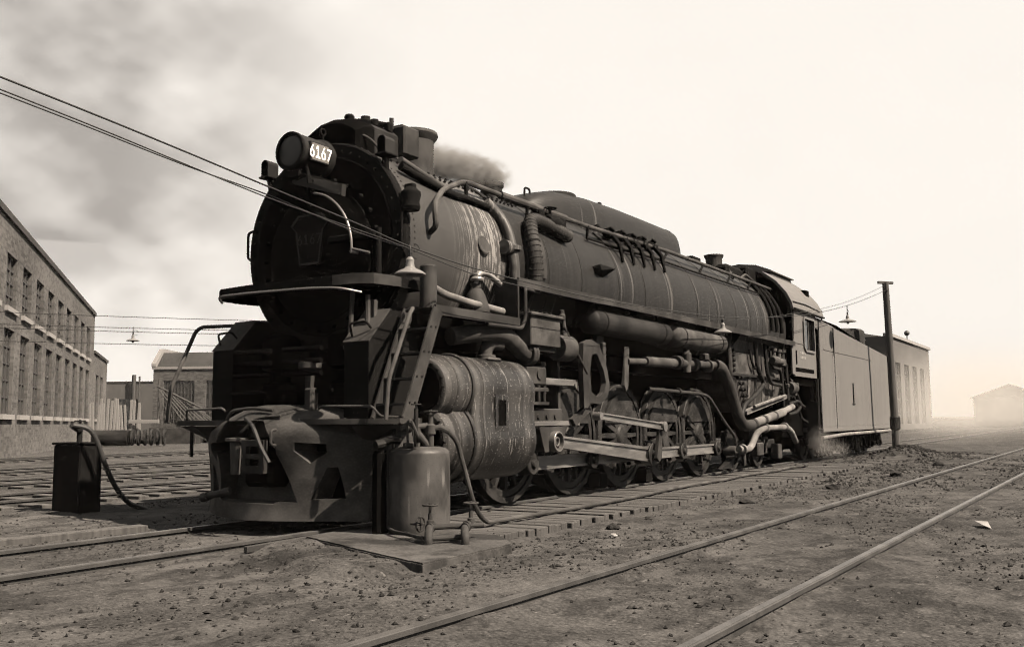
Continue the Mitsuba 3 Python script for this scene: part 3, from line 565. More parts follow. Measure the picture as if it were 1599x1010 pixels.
# pilot deck and pilot
pd = Polygon([(-0.98, 0.75), (-0.92, 1.3), (-0.72, 1.78), (-0.45, 1.80), (-0.1, 1.5), (0.3, 1.3), (0.3, -1.3), (-0.1, -1.5), (-0.45, -1.80), (-0.72, -1.78), (-0.92, -1.3), (-0.98, -0.75)])
part(L, 'pilot_deck', [prism_z(pd, 1.14, 1.20), hull([(-0.9, 1.25, 1.13), (-0.7, 1.74, 1.13), (-0.4, 1.74, 1.13), (-0.3, 1.0, 1.13), (-0.6, 1.2, 0.92), (-0.4, 1.1, 0.92)]), hull([(-0.9, -1.25, 1.13), (-0.7, -1.74, 1.13), (-0.4, -1.74, 1.13), (-0.3, -1.0, 1.13), (-0.6, -1.2, 0.92), (-0.4, -1.1, 0.92)])], 'dusty_black')
for s in (1, -1):
    part(L, 'uncoupling_lever', tube([(-0.86, s*0.75, 1.31), (-0.86, s*0.8, 1.34), (-0.82, s*1.48, 1.33), (-0.76, s*1.55, 1.22), (-0.6, s*1.75, 1.21)], 0.014, 8, 0.04), 'lagging')
    part(L, 'deck_post', cyl((-0.62, s*1.62, 0.75), (-0.62, s*1.62, 1.15), 0.022, 8), 'engine_black')
    part(L, 'deck_handrail', tube([(-0.12, s*1.40, 2.42), (-0.42, s*1.72, 2.40), (-0.50, s*1.74, 2.34), (-0.86, s*1.74, 1.6), (-0.90, s*1.74, 1.18)], 0.024, 10, 0.1), 'lagging', label='bent pipe handrail beside the front ladder')
def plow(zs, nose, back, w, p, nseg=40):
    V, F = [], []
    for z, xn, xb, hw in zip(zs, nose, back, w):
        ys = np.linspace(1, -1, nseg+1)
        xs = xn+(xb-xn)*np.abs(ys)**p
        V += [(x, y*hw, z) for x, y in zip(xs, ys)]; V += [(0.05, hw, z), (0.05, -hw, z)]
    n = nseg+3; ring = list(range(nseg+1))+[nseg+2, nseg+1]
    for i in range(len(zs)-1):
        for a, b in zip(ring, ring[1:]+ring[:1]):
            F += [(i*n+a, i*n+b, (i+1)*n+b), (i*n+a, (i+1)*n+b, (i+1)*n+a)]
    for i, o in ((0, -1), (len(zs)-1, 1)):
        for k in range(1, len(ring)-1): F.append((i*n+ring[0], i*n+ring[k], i*n+ring[k+1])[::o])
    m = trimesh.Trimesh(V, F, process=False); trimesh.repair.fix_normals(m); return fixn(m)
from scipy.interpolate import PchipInterpolator
pz = [0.10, 0.28, 0.5, 0.72, 0.92, 1.04, 1.14, 1.22, 1.29, 1.34, 1.365]
pzf = np.r_[np.linspace(0.10, 1.0, 14), np.linspace(1.03, 1.365, 16)]
pin = lambda v: PchipInterpolator(pz, v)(pzf)
body = plow(pzf, pin([-1.16, -1.14, -1.15, -1.20, -1.27, -1.29, -1.27, -1.22, -1.14, -1.04, -0.9]), pin([-0.60, -0.58, -0.56, -0.54, -0.53, -0.53, -0.53, -0.53, -0.53, -0.53, -0.53]), pin([1.30, 1.30, 1.33, 1.38, 1.42, 1.38, 1.22, 0.98, 0.74, 0.54, 0.3]), 1.7, 64)
pocket = prism_x(Polygon([(-0.30, 0.34), (0.62, 0.34), (0.58, 0.9), (0.40, 1.13), (-0.22, 1.13), (-0.36, 0.92)]).buffer(0.06, 8), -2.0, -0.72)
pocket2 = prism_x([(-0.58, 0.30), (0.7, 0.30), (0.45, 0.86), (-0.40, 0.86)], -2.0, -0.9)
hole1 = [hull([(-2.0, s*0.74, 0.72), (-2.0, s*0.92, 0.84), (-2.0, s*0.60, 0.86), (-2.0, s*0.62, 0.95), (-2.0, s*0.92, 0.93), (-0.4, s*0.74, 0.72), (-0.4, s*0.92, 0.84), (-0.4, s*0.60, 0.86), (-0.4, s*0.62, 0.95), (-0.4, s*0.92, 0.93)]) for s in (1, -1)]
hole2 = [hull([(x, s*0.90, 0.68) for x in (-2, -0.35)] + [(x, s*1.0, 0.68) for x in (-2, -0.35)] + [(x, s*0.72, 0.33) for x in (-2, -0.35)] + [(x, s*1.06, 0.33) for x in (-2, -0.35)]) for s in (1, -1)]
inner = bx(-0.60, 0.04, -1.2, 1.2, 0.05, 1.02)
PIL = minus(body, pocket, pocket2, *hole1, *hole2, inner)
pil = part(L, 'pilot', PIL, 'pilot_paint', label='rounded cast pilot with its coupler folded in the pocket')
part(pil, 'drop_coupler', [bx(-1.05, -0.72, -0.22, 0.22, 0.45, 1.0, 0.05), cyl((-1.12, 0.20, 0.62), (-1.12, 0.20, 0.98), 0.07, 14), bx(-1.18, -1.0, -0.30, 0.02, 0.72, 0.95, 0.04)], 'soot')
kn = sbox(-0.17, 0.62, 0.17, 0.98).difference(sbox(-0.10, 0.70, 0.10, 0.78)).difference(sbox(-0.10, 0.83, 0.10, 0.91))
part(pil, 'coupler_knuckle', moved(prism_x(kn, -1.30, -1.24), 0, -0.2, 0), 'dusty_black', label='slotted coupler knuckle')
part(pil, 'coupler_cover', [lathe([(0.60, 0.055), (0.95, 0.07), (0.97, 0.12), (1.0, 0.12), (1.01, 0)], 'z', (-1.24, 0.12, 0), 18), tube([(-1.24, 0.05, 1.06), (-1.2, -0.15, 1.22), (-1.1, -0.42, 1.24)], 0.02, 8, 0.1)], 'lagging')
part(pil, 'signal_hose', tube([(-1.24, -0.02, 1.22), (-1.34, -0.26, 1.12), (-1.34, -0.36, 0.92), (-1.30, -0.46, 0.74)], 0.022, 8, 0.12), 'rubber')
part(pil, 'grab', tube([(-1.2, -0.45, 0.92), (-1.27, -0.45, 0.93), (-1.27, -0.45, 1.08), (-1.2, -0.45, 1.09)], 0.016, 8, 0.03), 'dusty_black')
part(pil, 'shackle', [tube([(-1.22, 0.3, 1.2), (-1.25, 0.2, 1.30), (-1.18, -0.05, 1.33), (-1.1, -0.3, 1.30)], 0.02, 8, 0.08)], 'pilot_paint')
part(L, 'train_pipe', [cyl((-1.22, 0.66, 0.33), (-1.12, 0.34, 0.41), 0.04, 14), cyl((-1.225, 0.68, 0.325), (-1.21, 0.60, 0.345), 0.052, 14)], 'lagging', label='pale pipe stub poking out of the pilot')
part(L, 'pilot_step', [hull([(-0.55, -1.2, 0.12), (-0.2, -1.2, 0.12), (-0.5, -1.32, 0.12), (-0.2, -1.36, 0.12), (-0.5, -1.2, 0.95), (-0.3, -1.2, 0.95)]), bx(-0.6, 0.2, -1.40, -1.15, 0.1, 0.16, 0.01)], 'pilot_paint')

# front ladder and running boards
LT, LB = np.array([-0.04, 2.42]), np.array([-0.60, 1.18])
def ladder_side(y0, y1):
    d = (LT-LB)/np.linalg.norm(LT-LB); n = np.array([d[1], -d[0]])*0.085
    return prism_y([LB-n, LB+n, LT+n, LT-n], y0, y1)
ld = part(L, 'ladder', [ladder_side(-1.785, -1.765), ladder_side(-1.36, -1.34)], 'dusty_black', label='steep front ladder with dusty side plates')
for k in range(4):
    f = (k+0.6)/4.4; c = LB+(LT-LB)*f
    part(ld, 'tread', bx(c[0]-0.09, c[0]+0.11, -1.76, -1.365, c[1]-0.012, c[1]+0.012), 'dusty_black')
    part(ld, 'bolt', [bolt((c[0]-0.04, -1.785, c[1]+0.02), (0, -1, 0), 0.014, 0.012), bolt((c[0]+0.05, -1.785, c[1]+0.02), (0, -1, 0), 0.014, 0.012)], 'engine_black')
for s in (-1, 1):
    part(L, 'step_platform', [bx(0.05, 1.94, *sorted((s*1.62, s*1.1)), 2.46, 2.485), bx(0.10, 1.94, *sorted((s*1.645, s*1.62)), 2.385, 2.50)], 'dusty_black')
    rb = part(L, 'running_board', [bx(1.95, 14.98, *sorted((s*1.60, s*1.0)), 3.005, 3.03), bx(1.95, 14.98, *sorted((s*1.625, s*1.60)), 2.935, 3.045)], 'dusty_black', label='long running board along the boiler')
    part(rb, 'riser', bx(1.93, 1.965, *sorted((s*1.62, s*1.25)), 2.50, 3.0), 'dusty_black')
    [part(rb, 'bracket', hull([(x, s*1.55, 3.0), (x, s*1.2, 3.0), (x, s*1.2, 2.6), (x+0.03, s*1.55, 3.0), (x+0.03, s*1.2, 3.0), (x+0.03, s*1.2, 2.6)]), 'engine_black') for x in (2.6, 4.3, 6.0, 7.7, 9.6, 11.2)]
part(L, 'platform_pipe', tube([(2.7, -1.50, 2.93), (2.02, -1.68, 2.90), (2.02, -1.68, 2.50), (1.95, -1.66, 2.36), (1.2, -1.62, 2.36)], 0.026, 10, 0.06), 'dusty_black')
part(L, 'light_post', lathe([(2.46, 0.10), (2.95, 0.10), (2.97, 0.08), (2.98, 0)], 'z', (0.12, -1.52, 0), 20), 'dusty_black')

# cylinders (both sides), valve chests, saddle pipes
def cylinder_mesh(s):
    prof = []
    yc, zc, R = -1.22, 0.92, 0.50
    yv, zv, Rv = -1.30, 1.56, 0.40
    A = Point(yc, zc).buffer(R, 48); B = Point(yv, zv).buffer(Rv, 48); J = Polygon([(yc-0.40, zc+0.1), (yc+0.4, zc+0.1), (yv+0.34, zv-0.1), (yv-0.32, zv-0.1)])
    U = A.union(B).union(J).buffer(1.8, 48).buffer(-1.8, 48).buffer(-0.06).buffer(0.06)
    return U
U = cylinder_mesh(-1)
HY = U.intersection(sbox(-3, 1.18, 0, 1.34)).bounds[0]
for s in (-1, 1):
    f = (lambda m: m) if s < 0 else mirror_y
    def bev(U, x0, x1, b=0.05, b2=0.16):
        """the jacket as a lofted shell with rounded ends"""
        ring0 = np.array(U.exterior.coords)[:-1]; per = U.exterior.length; k = 160
        pts = np.array([U.exterior.interpolate(per*i/k).coords[0] for i in range(k)]); c = pts.mean(0)
        nrm_ = np.roll(pts, -1, 0)-np.roll(pts, 1, 0); nrm_ = np.c_[nrm_[:, 1], -nrm_[:, 0]]; nrm_ /= np.linalg.norm(nrm_, axis=1)[:, None]
        if ((pts+nrm_*0.01-c)**2).sum() < ((pts-c)**2).sum(): nrm_ = -nrm_
        st = [(x0+b*(1-math.sin(t)), b*(1-math.cos(t))) for t in np.linspace(np.pi/2, 0, 6)][::1]
        st = [(x0+b*(1-math.cos(t)), b*(1-math.sin(t))) for t in np.linspace(0, np.pi/2, 6)] + [(x1-b2*(1-math.cos(t)), b2*0.7*(1-math.sin(t))) for t in np.linspace(np.pi/2, 0, 8)]
        V = [np.c_[np.full(k, x), pts-nrm_*o] for x, o in st]; n = len(V); F = []
        for i in range(n-1):
            for j in range(k): F += [(i*k+j, i*k+(j+1) % k, (i+1)*k+(j+1) % k), (i*k+j, (i+1)*k+(j+1) % k, (i+1)*k+j)]
        V = np.vstack(V+[[[x0, *c]], [[x1, *c]]])
        for j in range(k): F += [(n*k, (j+1) % k, j), (n*k+1, (n-1)*k+j, (n-1)*k+(j+1) % k)]
        return fixn(trimesh.Trimesh(V, F, process=False))
    cy = part(L, 'cylinder', f(bev(U, 0.80, 2.30)), 'cylinder_paint', label='streaked cylinder jacket with valve chest above', smooth=40)
    part(cy, 'valve_head', f(C(lathe([(0.28, 0.0), (0.28, 0.30), (0.30, 0.335), (0.40, 0.35), (0.44, 0.39), (0.80, 0.40), (0.82, 0.36)], 'x', (0, -1.30, 1.56), 64), ringshape(0.25, 0.405, 0.46, 0.50, 'x', (0, -1.30, 1.56), 64, 0.01), ringshape(0.25, 0.43, 0.74, 0.79, 'x', (0, -1.30, 1.56), 64, 0.012))), 'cylinder_paint')
    part(cy, 'valve_head_cover', f(lathe([(0.262, 0), (0.265, 0.27), (0.279, 0.29), (0.279, 0)], 'x', (0, -1.30, 1.56), 48)), 'soot')
    part(cy, 'cylinder_head', f(C(lathe([(0.30, 0.0), (0.30, 0.38), (0.33, 0.43), (0.45, 0.45), (0.48, 0.49), (0.80, 0.50), (0.82, 0.44)], 'x', (0, -1.22, 0.92), 64), ringshape(0.4, 0.505, 0.50, 0.54, 'x', (0, -1.22, 0.92), 64, 0.01), ringshape(0.4, 0.53, 0.74, 0.79, 'x', (0, -1.22, 0.92), 64, 0.012))), 'cylinder_paint')
    part(cy, 'cylinder_head_cover', f(lathe([(0.28, 0), (0.285, 0.35), (0.299, 0.37), (0.299, 0)], 'x', (0, -1.22, 0.92), 48)), 'soot')
    part(cy, 'hatch_opening', f(C(bx(1.30, 1.48, HY-0.008, HY+0.1, 1.10, 1.42))), 'soot')
    part(cy, 'hatch_frame', f(C(*[prism_y(sbox(1.24, 1.03, 1.54, 1.49).difference(sbox(1.30, 1.10, 1.48, 1.42)), HY-0.018, HY+0.1)])), 'cylinder_paint')
    part(cy, 'head_bolt', f(C(*[bolt((0.29, -1.22-0.40*math.cos(a), 0.92+0.40*math.sin(a)), (-1, 0, 0), 0.016, 0.018) for a in np.arange(0, 6.28, 6.2832/20)], *[bolt((0.27, -1.30-0.31*math.cos(a), 1.56+0.31*math.sin(a)), (-1, 0, 0), 0.014, 0.018) for a in np.arange(0, 6.28, 6.2832/18)])), 'front_black', kind='stuff')
    for xb in (1.0,):
        part(cy, 'jacket_band', f(prism_x(U.buffer(0.006).difference(U.buffer(-0.04)), xb-0.018, xb+0.018)), 'cylinder_paint')
    part(L, 'relief_pipe', f(C(tube([(1.55, -1.36, 1.93), (1.55, -1.36, 2.08), (1.60, -1.40, 2.16), (1.78, -1.44, 2.15)], 0.085, 14, 0.08), lathe([(1.93, 0.13), (2.0, 0.13), (2.01, 0.09)], 'z', (1.55, -1.36, 0), 18), bx(1.42, 1.72, -1.5, -1.22, 1.92, 1.97, 0.02))), 'lagging', label='stub pipe on top of the cylinder')
    part(L, 'exhaust_pipe', f(C(tube([(0.85, -1.30, 2.20), (1.3, -1.44, 2.28), (1.75, -1.50, 2.30), (2.05, -1.50, 2.16), (2.26, -1.48, 2.06), (2.45, -1.46, 2.06)], 0.115, 18, 0.22), ringshape(0.09, 0.17, -0.03, 0.03, 'x', (2.36, -1.47, 2.06), 28, 0.01), ringshape(0.09, 0.17, -0.03, 0.03, 'x', (2.43, -1.47, 2.06), 28, 0.01))), 'lagging', label='thick bent exhaust pipe above the cylinder')
    part(L, 'valve_stem_guide', f(C(bx(2.28, 3.02, -1.42, -1.20, 1.64, 1.92, 0.03), cyl((2.8, -1.44, 1.80), (2.8, -1.40, 1.80), 0.07, 20), bx(2.9, 3.02, -1.40, -1.2, 1.92, 1.98, 0.01), bx(2.45, 3.10, -1.40, -1.22, 1.38, 1.42), *[cyl((x, -1.38, 1.40), (x, -1.38, 1.66), 0.022, 8) for x in (2.55, 2.7, 2.85, 3.0)], bx(2.4, 3.1, -1.4, -1.25, 1.56, 1.62, 0.01))), 'dusty_black')
    part(L, 'valve_rod', f(C(bx(3.0, 4.0, -1.40, -1.33, 1.66, 1.76, 0.01), cyl((3.9, -1.42, 1.68), (3.9, -1.30, 1.68), 0.05, 12))), 'rod_steel')
    part(L, 'guide_yoke', f(C(bx(2.52, 3.62, -1.32, -1.27, 1.08, 1.33, 0.015), bx(2.42, 2.50, -1.34, -1.05, 0.75, 1.42, 0.01), bx(3.55, 3.62, -1.3, -0.8, 1.1, 2.3, 0.01), *[cyl((x, -1.345, 1.22), (x, -1.30, 1.22), 0.035, 14) for x in (2.68, 2.92, 3.16, 3.4)])), 'dusty_black', label='crosshead guide with four bolts')
    part(L, 'guide_bar', f(C(bx(2.45, 4.1, -1.36, -1.18, 1.08, 1.15, 0.01))), 'rod_steel')
    xh = part(L, 'crosshead', f(C(hull([(2.85, -1.38, 1.07), (3.65, -1.38, 1.07), (3.0, -1.38, 0.72), (3.45, -1.38, 0.72), (2.85, -1.14, 1.07), (3.65, -1.14, 1.07), (3.0, -1.14, 0.72), (3.45, -1.14, 0.72)]), cyl((2.2, -1.22, 0.92), (3.0, -1.22, 0.90), 0.06, 16))), 'dusty_black')
    part(xh, 'wrist_pin', f(C(ringshape(0.125, 0.148, -1.47, -1.37, 'y', (3.26, 0, 0.86), 36, 0.008), torus((3.26, -1.43, 0.86), 0.06, 0.012, 'y', 24, 6))), 'bright_metal', label='bright wrist pin ring on the crosshead')
    # valve gear frame (D shaped link)
    D = Polygon([(3.95, 1.55), (3.93, 2.0), (3.97, 2.30), (4.20, 2.36), (4.45, 2.30), (4.70, 1.95), (4.78, 1.70), (4.70, 1.52), (4.45, 1.42), (4.15, 1.44), (4.05, 1.36), (3.95, 1.36)]).buffer(0.04).buffer(-0.02)
    D = D.difference(Polygon([(4.22, 1.62), (4.20, 1.9), (4.25, 2.10), (4.36, 2.12), (4.55, 1.90), (4.62, 1.74), (4.56, 1.62), (4.40, 1.55)]).buffer(0.05))
    part(L, 'gear_frame', f(prism_y(D, -1.52, -1.44)), 'dusty_black', label='D shaped valve gear frame')
    part(L, 'gear_hanger', f(C(bx(4.72, 4.95, -1.36, -1.28, 2.2, 2.5, 0.01), bx(4.80, 4.90, -1.42, -1.36, 1.62, 2.38, 0.01))), 'dusty_black')
    part(L, 'swing_link', f(hull([(5.70, -1.42, 2.36), (5.76, -1.42, 2.36), (5.66, -1.38, 2.36), (5.55, -1.42, 1.72), (5.70, -1.42, 1.72), (5.62, -1.42, 1.62), (5.55, -1.36, 1.72), (5.70, -1.36, 1.72), (5.62, -1.36, 1.62), (5.76, -1.37, 2.36)])), 'lagging')
    part(L, 'reach_rod', f(cyl((3.3, -1.55, 2.5), (4.05, -1.52, 1.85), 0.018, 8)), 'dusty_black')
    part(L, 'rocker_arm', f(C(hull([(3.75, -1.42, 1.18), (4.3, -1.42, 1.42), (4.35, -1.42, 1.30), (3.85, -1.42, 1.08), (3.75, -1.36, 1.18), (4.3, -1.36, 1.42), (4.35, -1.36, 1.30), (3.85, -1.36, 1.08)]))), 'dusty_black')
    # rods
    pinx, pinz = 0.05, -0.33
    Dx = [2.843+1.854*i for i in range(5)]
    mp = (Dx[2]+pinx-0.02, 0.89+pinz)
    def ibeam(a, b, y0, y1, h0, h1):
        a, b = np.array(a), np.array(b); d = (b-a)/np.linalg.norm(b-a); n = np.array([-d[1], d[0]])
        q = lambda k0, k1, s: [a+n*k0[0]*h0*s, b+n*k0[0]*h1*s]
        outer = prism_y([a-n*h0, b-n*h1, b+n*h1, a+n*h0], y0+0.03, y1)
        top = prism_y([a+n*h0*0.62, b+n*h1*0.62, b+n*h1, a+n*h0], y0, y0+0.0295)
        bot = prism_y([a-n*h0, b-n*h1, b-n*h1*0.62, a-n*h0*0.62], y0, y0+0.0295)
        return C(outer, top, bot)
    part(L, 'main_rod', f(C(ibeam((3.35, 0.86), mp, -1.42, -1.33, 0.085, 0.125), lathe([(-1.43, 0.18), (-1.27, 0.18)], 'y', (mp[0], 0, mp[1]), 32))), 'rod_steel', label='bright steel main rod')
    part(L, 'big_end', f(C(ringshape(0.10, 0.20, -1.46, -1.43, 'y', (mp[0], 0, mp[1]), 36, 0.01), lathe([(-1.52, 0.09), (-1.43, 0.1)], 'y', (mp[0], 0, mp[1]), 24), bx(mp[0]-0.10, mp[0]+0.10, -1.40, -1.30, mp[1]+0.14, mp[1]+0.24, 0.02))), 'wheel_paint')
    part(L, 'eccentric_crank', f(hull([(mp[0]+dx, y, mp[1]+dz) for dx, dz in ((-0.1, -0.05), (0.1, -0.05), (0.0, -0.12)) for y in (-1.56, -1.50)] + [(mp[0]+0.12+dx, y, mp[1]+0.50+dz) for dx, dz in ((-0.05, 0.03), (0.05, 0.03)) for y in (-1.56, -1.50)])), 'dusty_black')
    part(L, 'eccentric_rod', f(C(ibeam((4.30, 1.22), (mp[0]+0.1, mp[1]+0.48), -1.62, -1.57, 0.05, 0.06), cyl((mp[0]+0.11, -1.64, mp[1]+0.48), (mp[0]+0.11, -1.54, mp[1]+0.48), 0.085, 20), cyl((4.28, -1.63, 1.22), (4.28, -1.5, 1.22), 0.06, 16))), 'rod_steel', label='bright eccentric rod')
    sr = part(L, 'side_rod', f(C(*[ibeam((Dx[i]+pinx, 0.89+pinz), (Dx[i+1]+pinx, 0.89+pinz), -1.21, -1.13, 0.095, 0.095) for i in range(4)])), 'rod_steel', label='bright steel coupling rod')
    for i in range(5):
        part(sr, 'crank_pin', f(C(ringshape(0.08, 0.155, -1.26, -1.10, 'y', (Dx[i]+pinx, 0, 0.89+pinz), 32, 0.012), lathe([(-1.30, 0.05), (-1.26, 0.075), (-1.1, 0.08)], 'y', (Dx[i]+pinx, 0, 0.89+pinz), 18))), 'wheel_paint')
# driving wheels
def driver_meshes():
    tyre = ringshape(0.80, 0.889, -0.07, 0.07, 'y', (0, 0, 0), 72, 0.008); fl = ringshape(0.80, 0.917, 0.045, 0.075, 'y', (0, 0, 0), 72, 0.012)
    rim = ringshape(0.70, 0.80, -0.045, 0.05, 'y', (0, 0, 0), 72, 0.01)
    hub = lathe([(-0.11, 0.0), (-0.11, 0.15), (-0.08, 0.19), (0.06, 0.2)], 'y', (0, 0, 0), 36)
    sp = []
    for k in range(16):
        a = k*2*np.pi/16
        b = hull([(0.16, -0.075, -0.045), (0.16, -0.075, 0.045), (0.16, 0.05, -0.055), (0.16, 0.05, 0.055), (0.72, -0.03, -0.028), (0.72, -0.03, 0.028), (0.72, 0.04, -0.034), (0.72, 0.04, 0.034)])
        sp.append(turned(b, math.degrees(a), (0, 1, 0)))
    boss = hull([(0.05+0.15*math.cos(t), y, -0.33+0.15*math.sin(t)) for t in np.arange(0, 6.3, 0.5) for y in (-0.12, 0.04)] + [(0.12*math.cos(t), y, 0.12*math.sin(t)) for t in np.arange(0, 6.3, 0.5) for y in (-0.1, 0.04)])
    cw = Point(0, 0).buffer(0.72, 48).intersection(sbox(-0.8, 0.22, 0.8, 0.8)).buffer(-0.03).buffer(0.03)
    cwm = prism_y(cw, -0.095, 0.045)
    return C(tyre, fl), C(rim, hub, *sp, boss), cwm
TY, SPK, CW = driver_meshes()
TYp, SPp, CWp = mikit.ply(TY, 'wheel_paint', smooth=30), mikit.ply(SPK, 'wheel_paint', smooth=30), mikit.ply(CW, 'wheel_paint', smooth=30)
for s in (-1, 1):
    for i in range(5):
        w = number(f'{L}__driving_wheel')
        M = T().translate([Dx[i], s*0.79, 0.889]) if s < 0 else T().translate([Dx[i], s*0.79, 0.889]) @ T().rotate([0, 0, 1], 180)
        scene[w] = {**TYp, 'to_world': M}
        scene[w+'__spokes'] = {**SPp, 'to_world': M}; scene[w+'__counterweight'] = {**CWp, 'to_world': M}
        if s < 0: part(L, 'axle', cyl((Dx[i], -0.85, 0.889), (Dx[i], 0.85, 0.889), 0.13, 20), 'soot')
SW = C(ringshape(0.36, 0.457, -0.06, 0.06, 'y', (0, 0, 0), 48, 0.008), ringshape(0.36, 0.482, 0.04, 0.07, 'y', (0, 0, 0), 48, 0.01), lathe([(-0.09, 0.0), (-0.09, 0.11), (-0.04, 0.14), (-0.01, 0.37), (0.02, 0.37), (0.04, 0.12)], 'y', (0, 0, 0), 40))
SWp = mikit.ply(SW, 'wheel_paint', smooth=30)
for nm, xs in (('leading_wheel', (0.85,)), ('trailing_wheel', (12.35, 14.15))):
    for x in xs:
        for s in (-1, 1):
            w = number(f'{L}__{nm}'); M = T().translate([x, s*0.79, 0.457])
            scene[w] = {**SWp, 'to_world': M if s < 0 else M @ T().rotate([0, 0, 1], 180)}
part(L, 'frame', [bx(1.9, 11.3, -0.62, -0.50, 0.75, 1.75), bx(1.9, 11.3, 0.50, 0.62, 0.75, 1.75), bx(2.0, 11.2, -0.5, 0.5, 1.7, 2.2), bx(0.2, 1.6, -0.65, 0.65, 0.4, 0.8, 0.04)] + [bx(Dx[i]+0.80, Dx[i]+1.05, -0.66, 0.66, 0.55, 1.5) for i in range(5)], 'soot')
part(L, 'brake_gear', [hull([(Dx[i]+0.91, -0.86, 1.2), (Dx[i]+0.97, -0.86, 1.2), (Dx[i]+0.86, -0.86, 0.5), (Dx[i]+0.99, -0.86, 0.5), (Dx[i]+0.91, -0.74, 1.2), (Dx[i]+0.86, -0.74, 0.5), (Dx[i]+0.99, -0.74, 0.5)]) for i in range(5)] + [bx(3.0, 11.0, -0.80, -0.74, 0.30, 0.36), bx(Dx[1]+0.85, Dx[1]+1.1, -0.95, -0.7, 0.04, 0.3, 0.02), bx(Dx[2]+0.85, Dx[2]+1.1, -0.95, -0.7, 0.02, 0.3, 0.02)], 'front_black')
part(L, 'boiler_underside', [bx(2.3, 11.0, -0.9, 0.9, 2.0, 2.9), bx(2.2, 11.0, -1.05, -0.85, 2.25, 2.85)], 'soot')

# things hanging under the near running board
lb = part(L, 'lubricator', [bx(2.20, 3.00, -1.66, -1.42, 2.16, 2.56, 0.015), bx(2.17, 3.03, -1.69, -1.40, 2.56, 2.61, 0.01)], 'lagging', label='pale oil stained lubricator box under the running board')
part(lb, 'fitting', [cyl((x, -1.56, 2.6), (x, -1.56, 2.66), 0.016, 8) for x in (2.3, 2.42, 2.54, 2.66, 2.78, 2.9)] + [tube([(3.0, -1.55, 2.58), (3.12, -1.55, 2.56), (3.15, -1.55, 2.35)], 0.014, 8, 0.05), bx(2.25, 2.95, -1.6, -1.3, 2.1, 2.16)], 'engine_black')
part(L, 'power_reverse', [lathe([(3.22, 0.0), (3.22, 0.17), (3.26, 0.19), (3.58, 0.19), (3.62, 0.16), (3.62, 0)], 'x', (0, -1.45, 2.20), 32), tube([(3.38, -1.5, 2.35), (3.36, -1.52, 2.48), (3.30, -1.52, 2.74)], [0.06, 0.03, 0.03], 10), lathe([(2.6, 0.045), (2.66, 0.05), (2.70, 0.02), (2.76, 0.0)], 'z', (3.3, -1.52, 0), 12), bx(3.3, 3.45, -1.55, -1.4, 2.36, 2.44, 0.01)], 'lagging')
for x0, x1 in ((4.35, 7.25), (7.62, 10.15)):
    rs = part(L, 'air_reservoir', lathe([(x0-0.06, 0.0), (x0-0.05, 0.1), (x0, 0.175), (x0+0.05, 0.2), (x1-0.05, 0.2), (x1, 0.175), (x1+0.05, 0.1), (x1+0.06, 0)], 'x', (0, -1.40, 2.68), 40), 'engine_black' if x0 < 5 else 'lagging', label='long air reservoir slung under the running board')
    part(rs, 'strap', [ringshape(0.19, 0.207, x-0.02, x+0.02, 'x', (0, -1.40, 2.68), 40, 0.003) for x in (x0+0.3, x1-0.3)] + [bx(x-0.015, x+0.015, -1.42, -1.38, 2.86, 3.0) for x in (x0+0.3, x1-0.3)], 'front_black')
part(L, 'delivery_pipe', [cyl((5.7, -1.40, 2.12), (6.4, -1.40, 2.15), 0.055, 14), cyl((6.4, -1.40, 2.15), (7.7, -1.40, 2.18), 0.09, 16), cyl((7.7, -1.4, 2.18), (9.8, -1.42, 2.24), 0.075, 14), *[ringshape(0.05, 0.13, -0.03, 0.03, 'x', (x, -1.41, 2.2), 24, 0.008) for x in (7.78, 7.88, 8.6, 8.7, 9.4)], lathe([(-0.2, 0.07), (0.14, 0.09), (0.2, 0.05), (0.3, 0.06), (0.32, 0)], 'z', (8.3, -1.42, 2.24), 14), bx(9.1, 9.3, -1.5, -1.35, 2.3, 2.44, 0.02)], 'lagging', label='flanged pipe below the air reservoirs')
part(L, 'sand_pipe', [cyl((7.0, -1.2, 1.70), (9.3, -1.25, 1.66), 0.035, 10), ringshape(0.03, 0.07, 8.3, 8.36, 'x', (0, -1.22, 1.68), 16, 0.005), tube([(9.3, -1.25, 1.66), (9.7, -1.3, 1.62), (10.3, -1.4, 1.1), (10.9, -1.4, 0.8), (11.0, -1.4, 0.6)], 0.03, 10, 0.15)], 'dusty_black')
part(L, 'down_pipe', tube([(9.75, -1.42, 2.24), (10.1, -1.44, 2.22), (10.45, -1.45, 1.9), (11.05, -1.46, 1.15), (11.35, -1.47, 1.0), (11.8, -1.48, 1.02)], 0.12, 18, 0.25), 'dusty_black')
lp = part(L, 'ash_pan_pipe', [cyl((11.7, -1.48, 1.02), (14.1, -1.50, 1.30), 0.10, 18), cyl((14.0, -1.50, 1.29), (15.0, -1.48, 1.44), 0.075, 14)] , 'pale_lagging', label='pale lagged pipe climbing below the firebox')
part(lp, 'joint', [ringshape(0.08, 0.118, -0.06, 0.06, 'x', (x, -1.485, 1.02+(x-11.7)*0.117), 24, 0.01) for x in (11.9, 12.6, 13.4)], 'dusty_black')
part(L, 'slant_beam', [hull([(11.6, -1.46, 1.24), (11.6, -1.46, 1.32), (14.6, -1.48, 1.64), (14.6, -1.48, 1.72), (11.6, -1.3, 1.24), (11.6, -1.3, 1.32), (14.6, -1.3, 1.64), (14.6, -1.3, 1.72)]), cyl((11.9, -1.52, 1.42), (14.3, -1.52, 1.70), 0.035, 10)], 'pale_lagging')
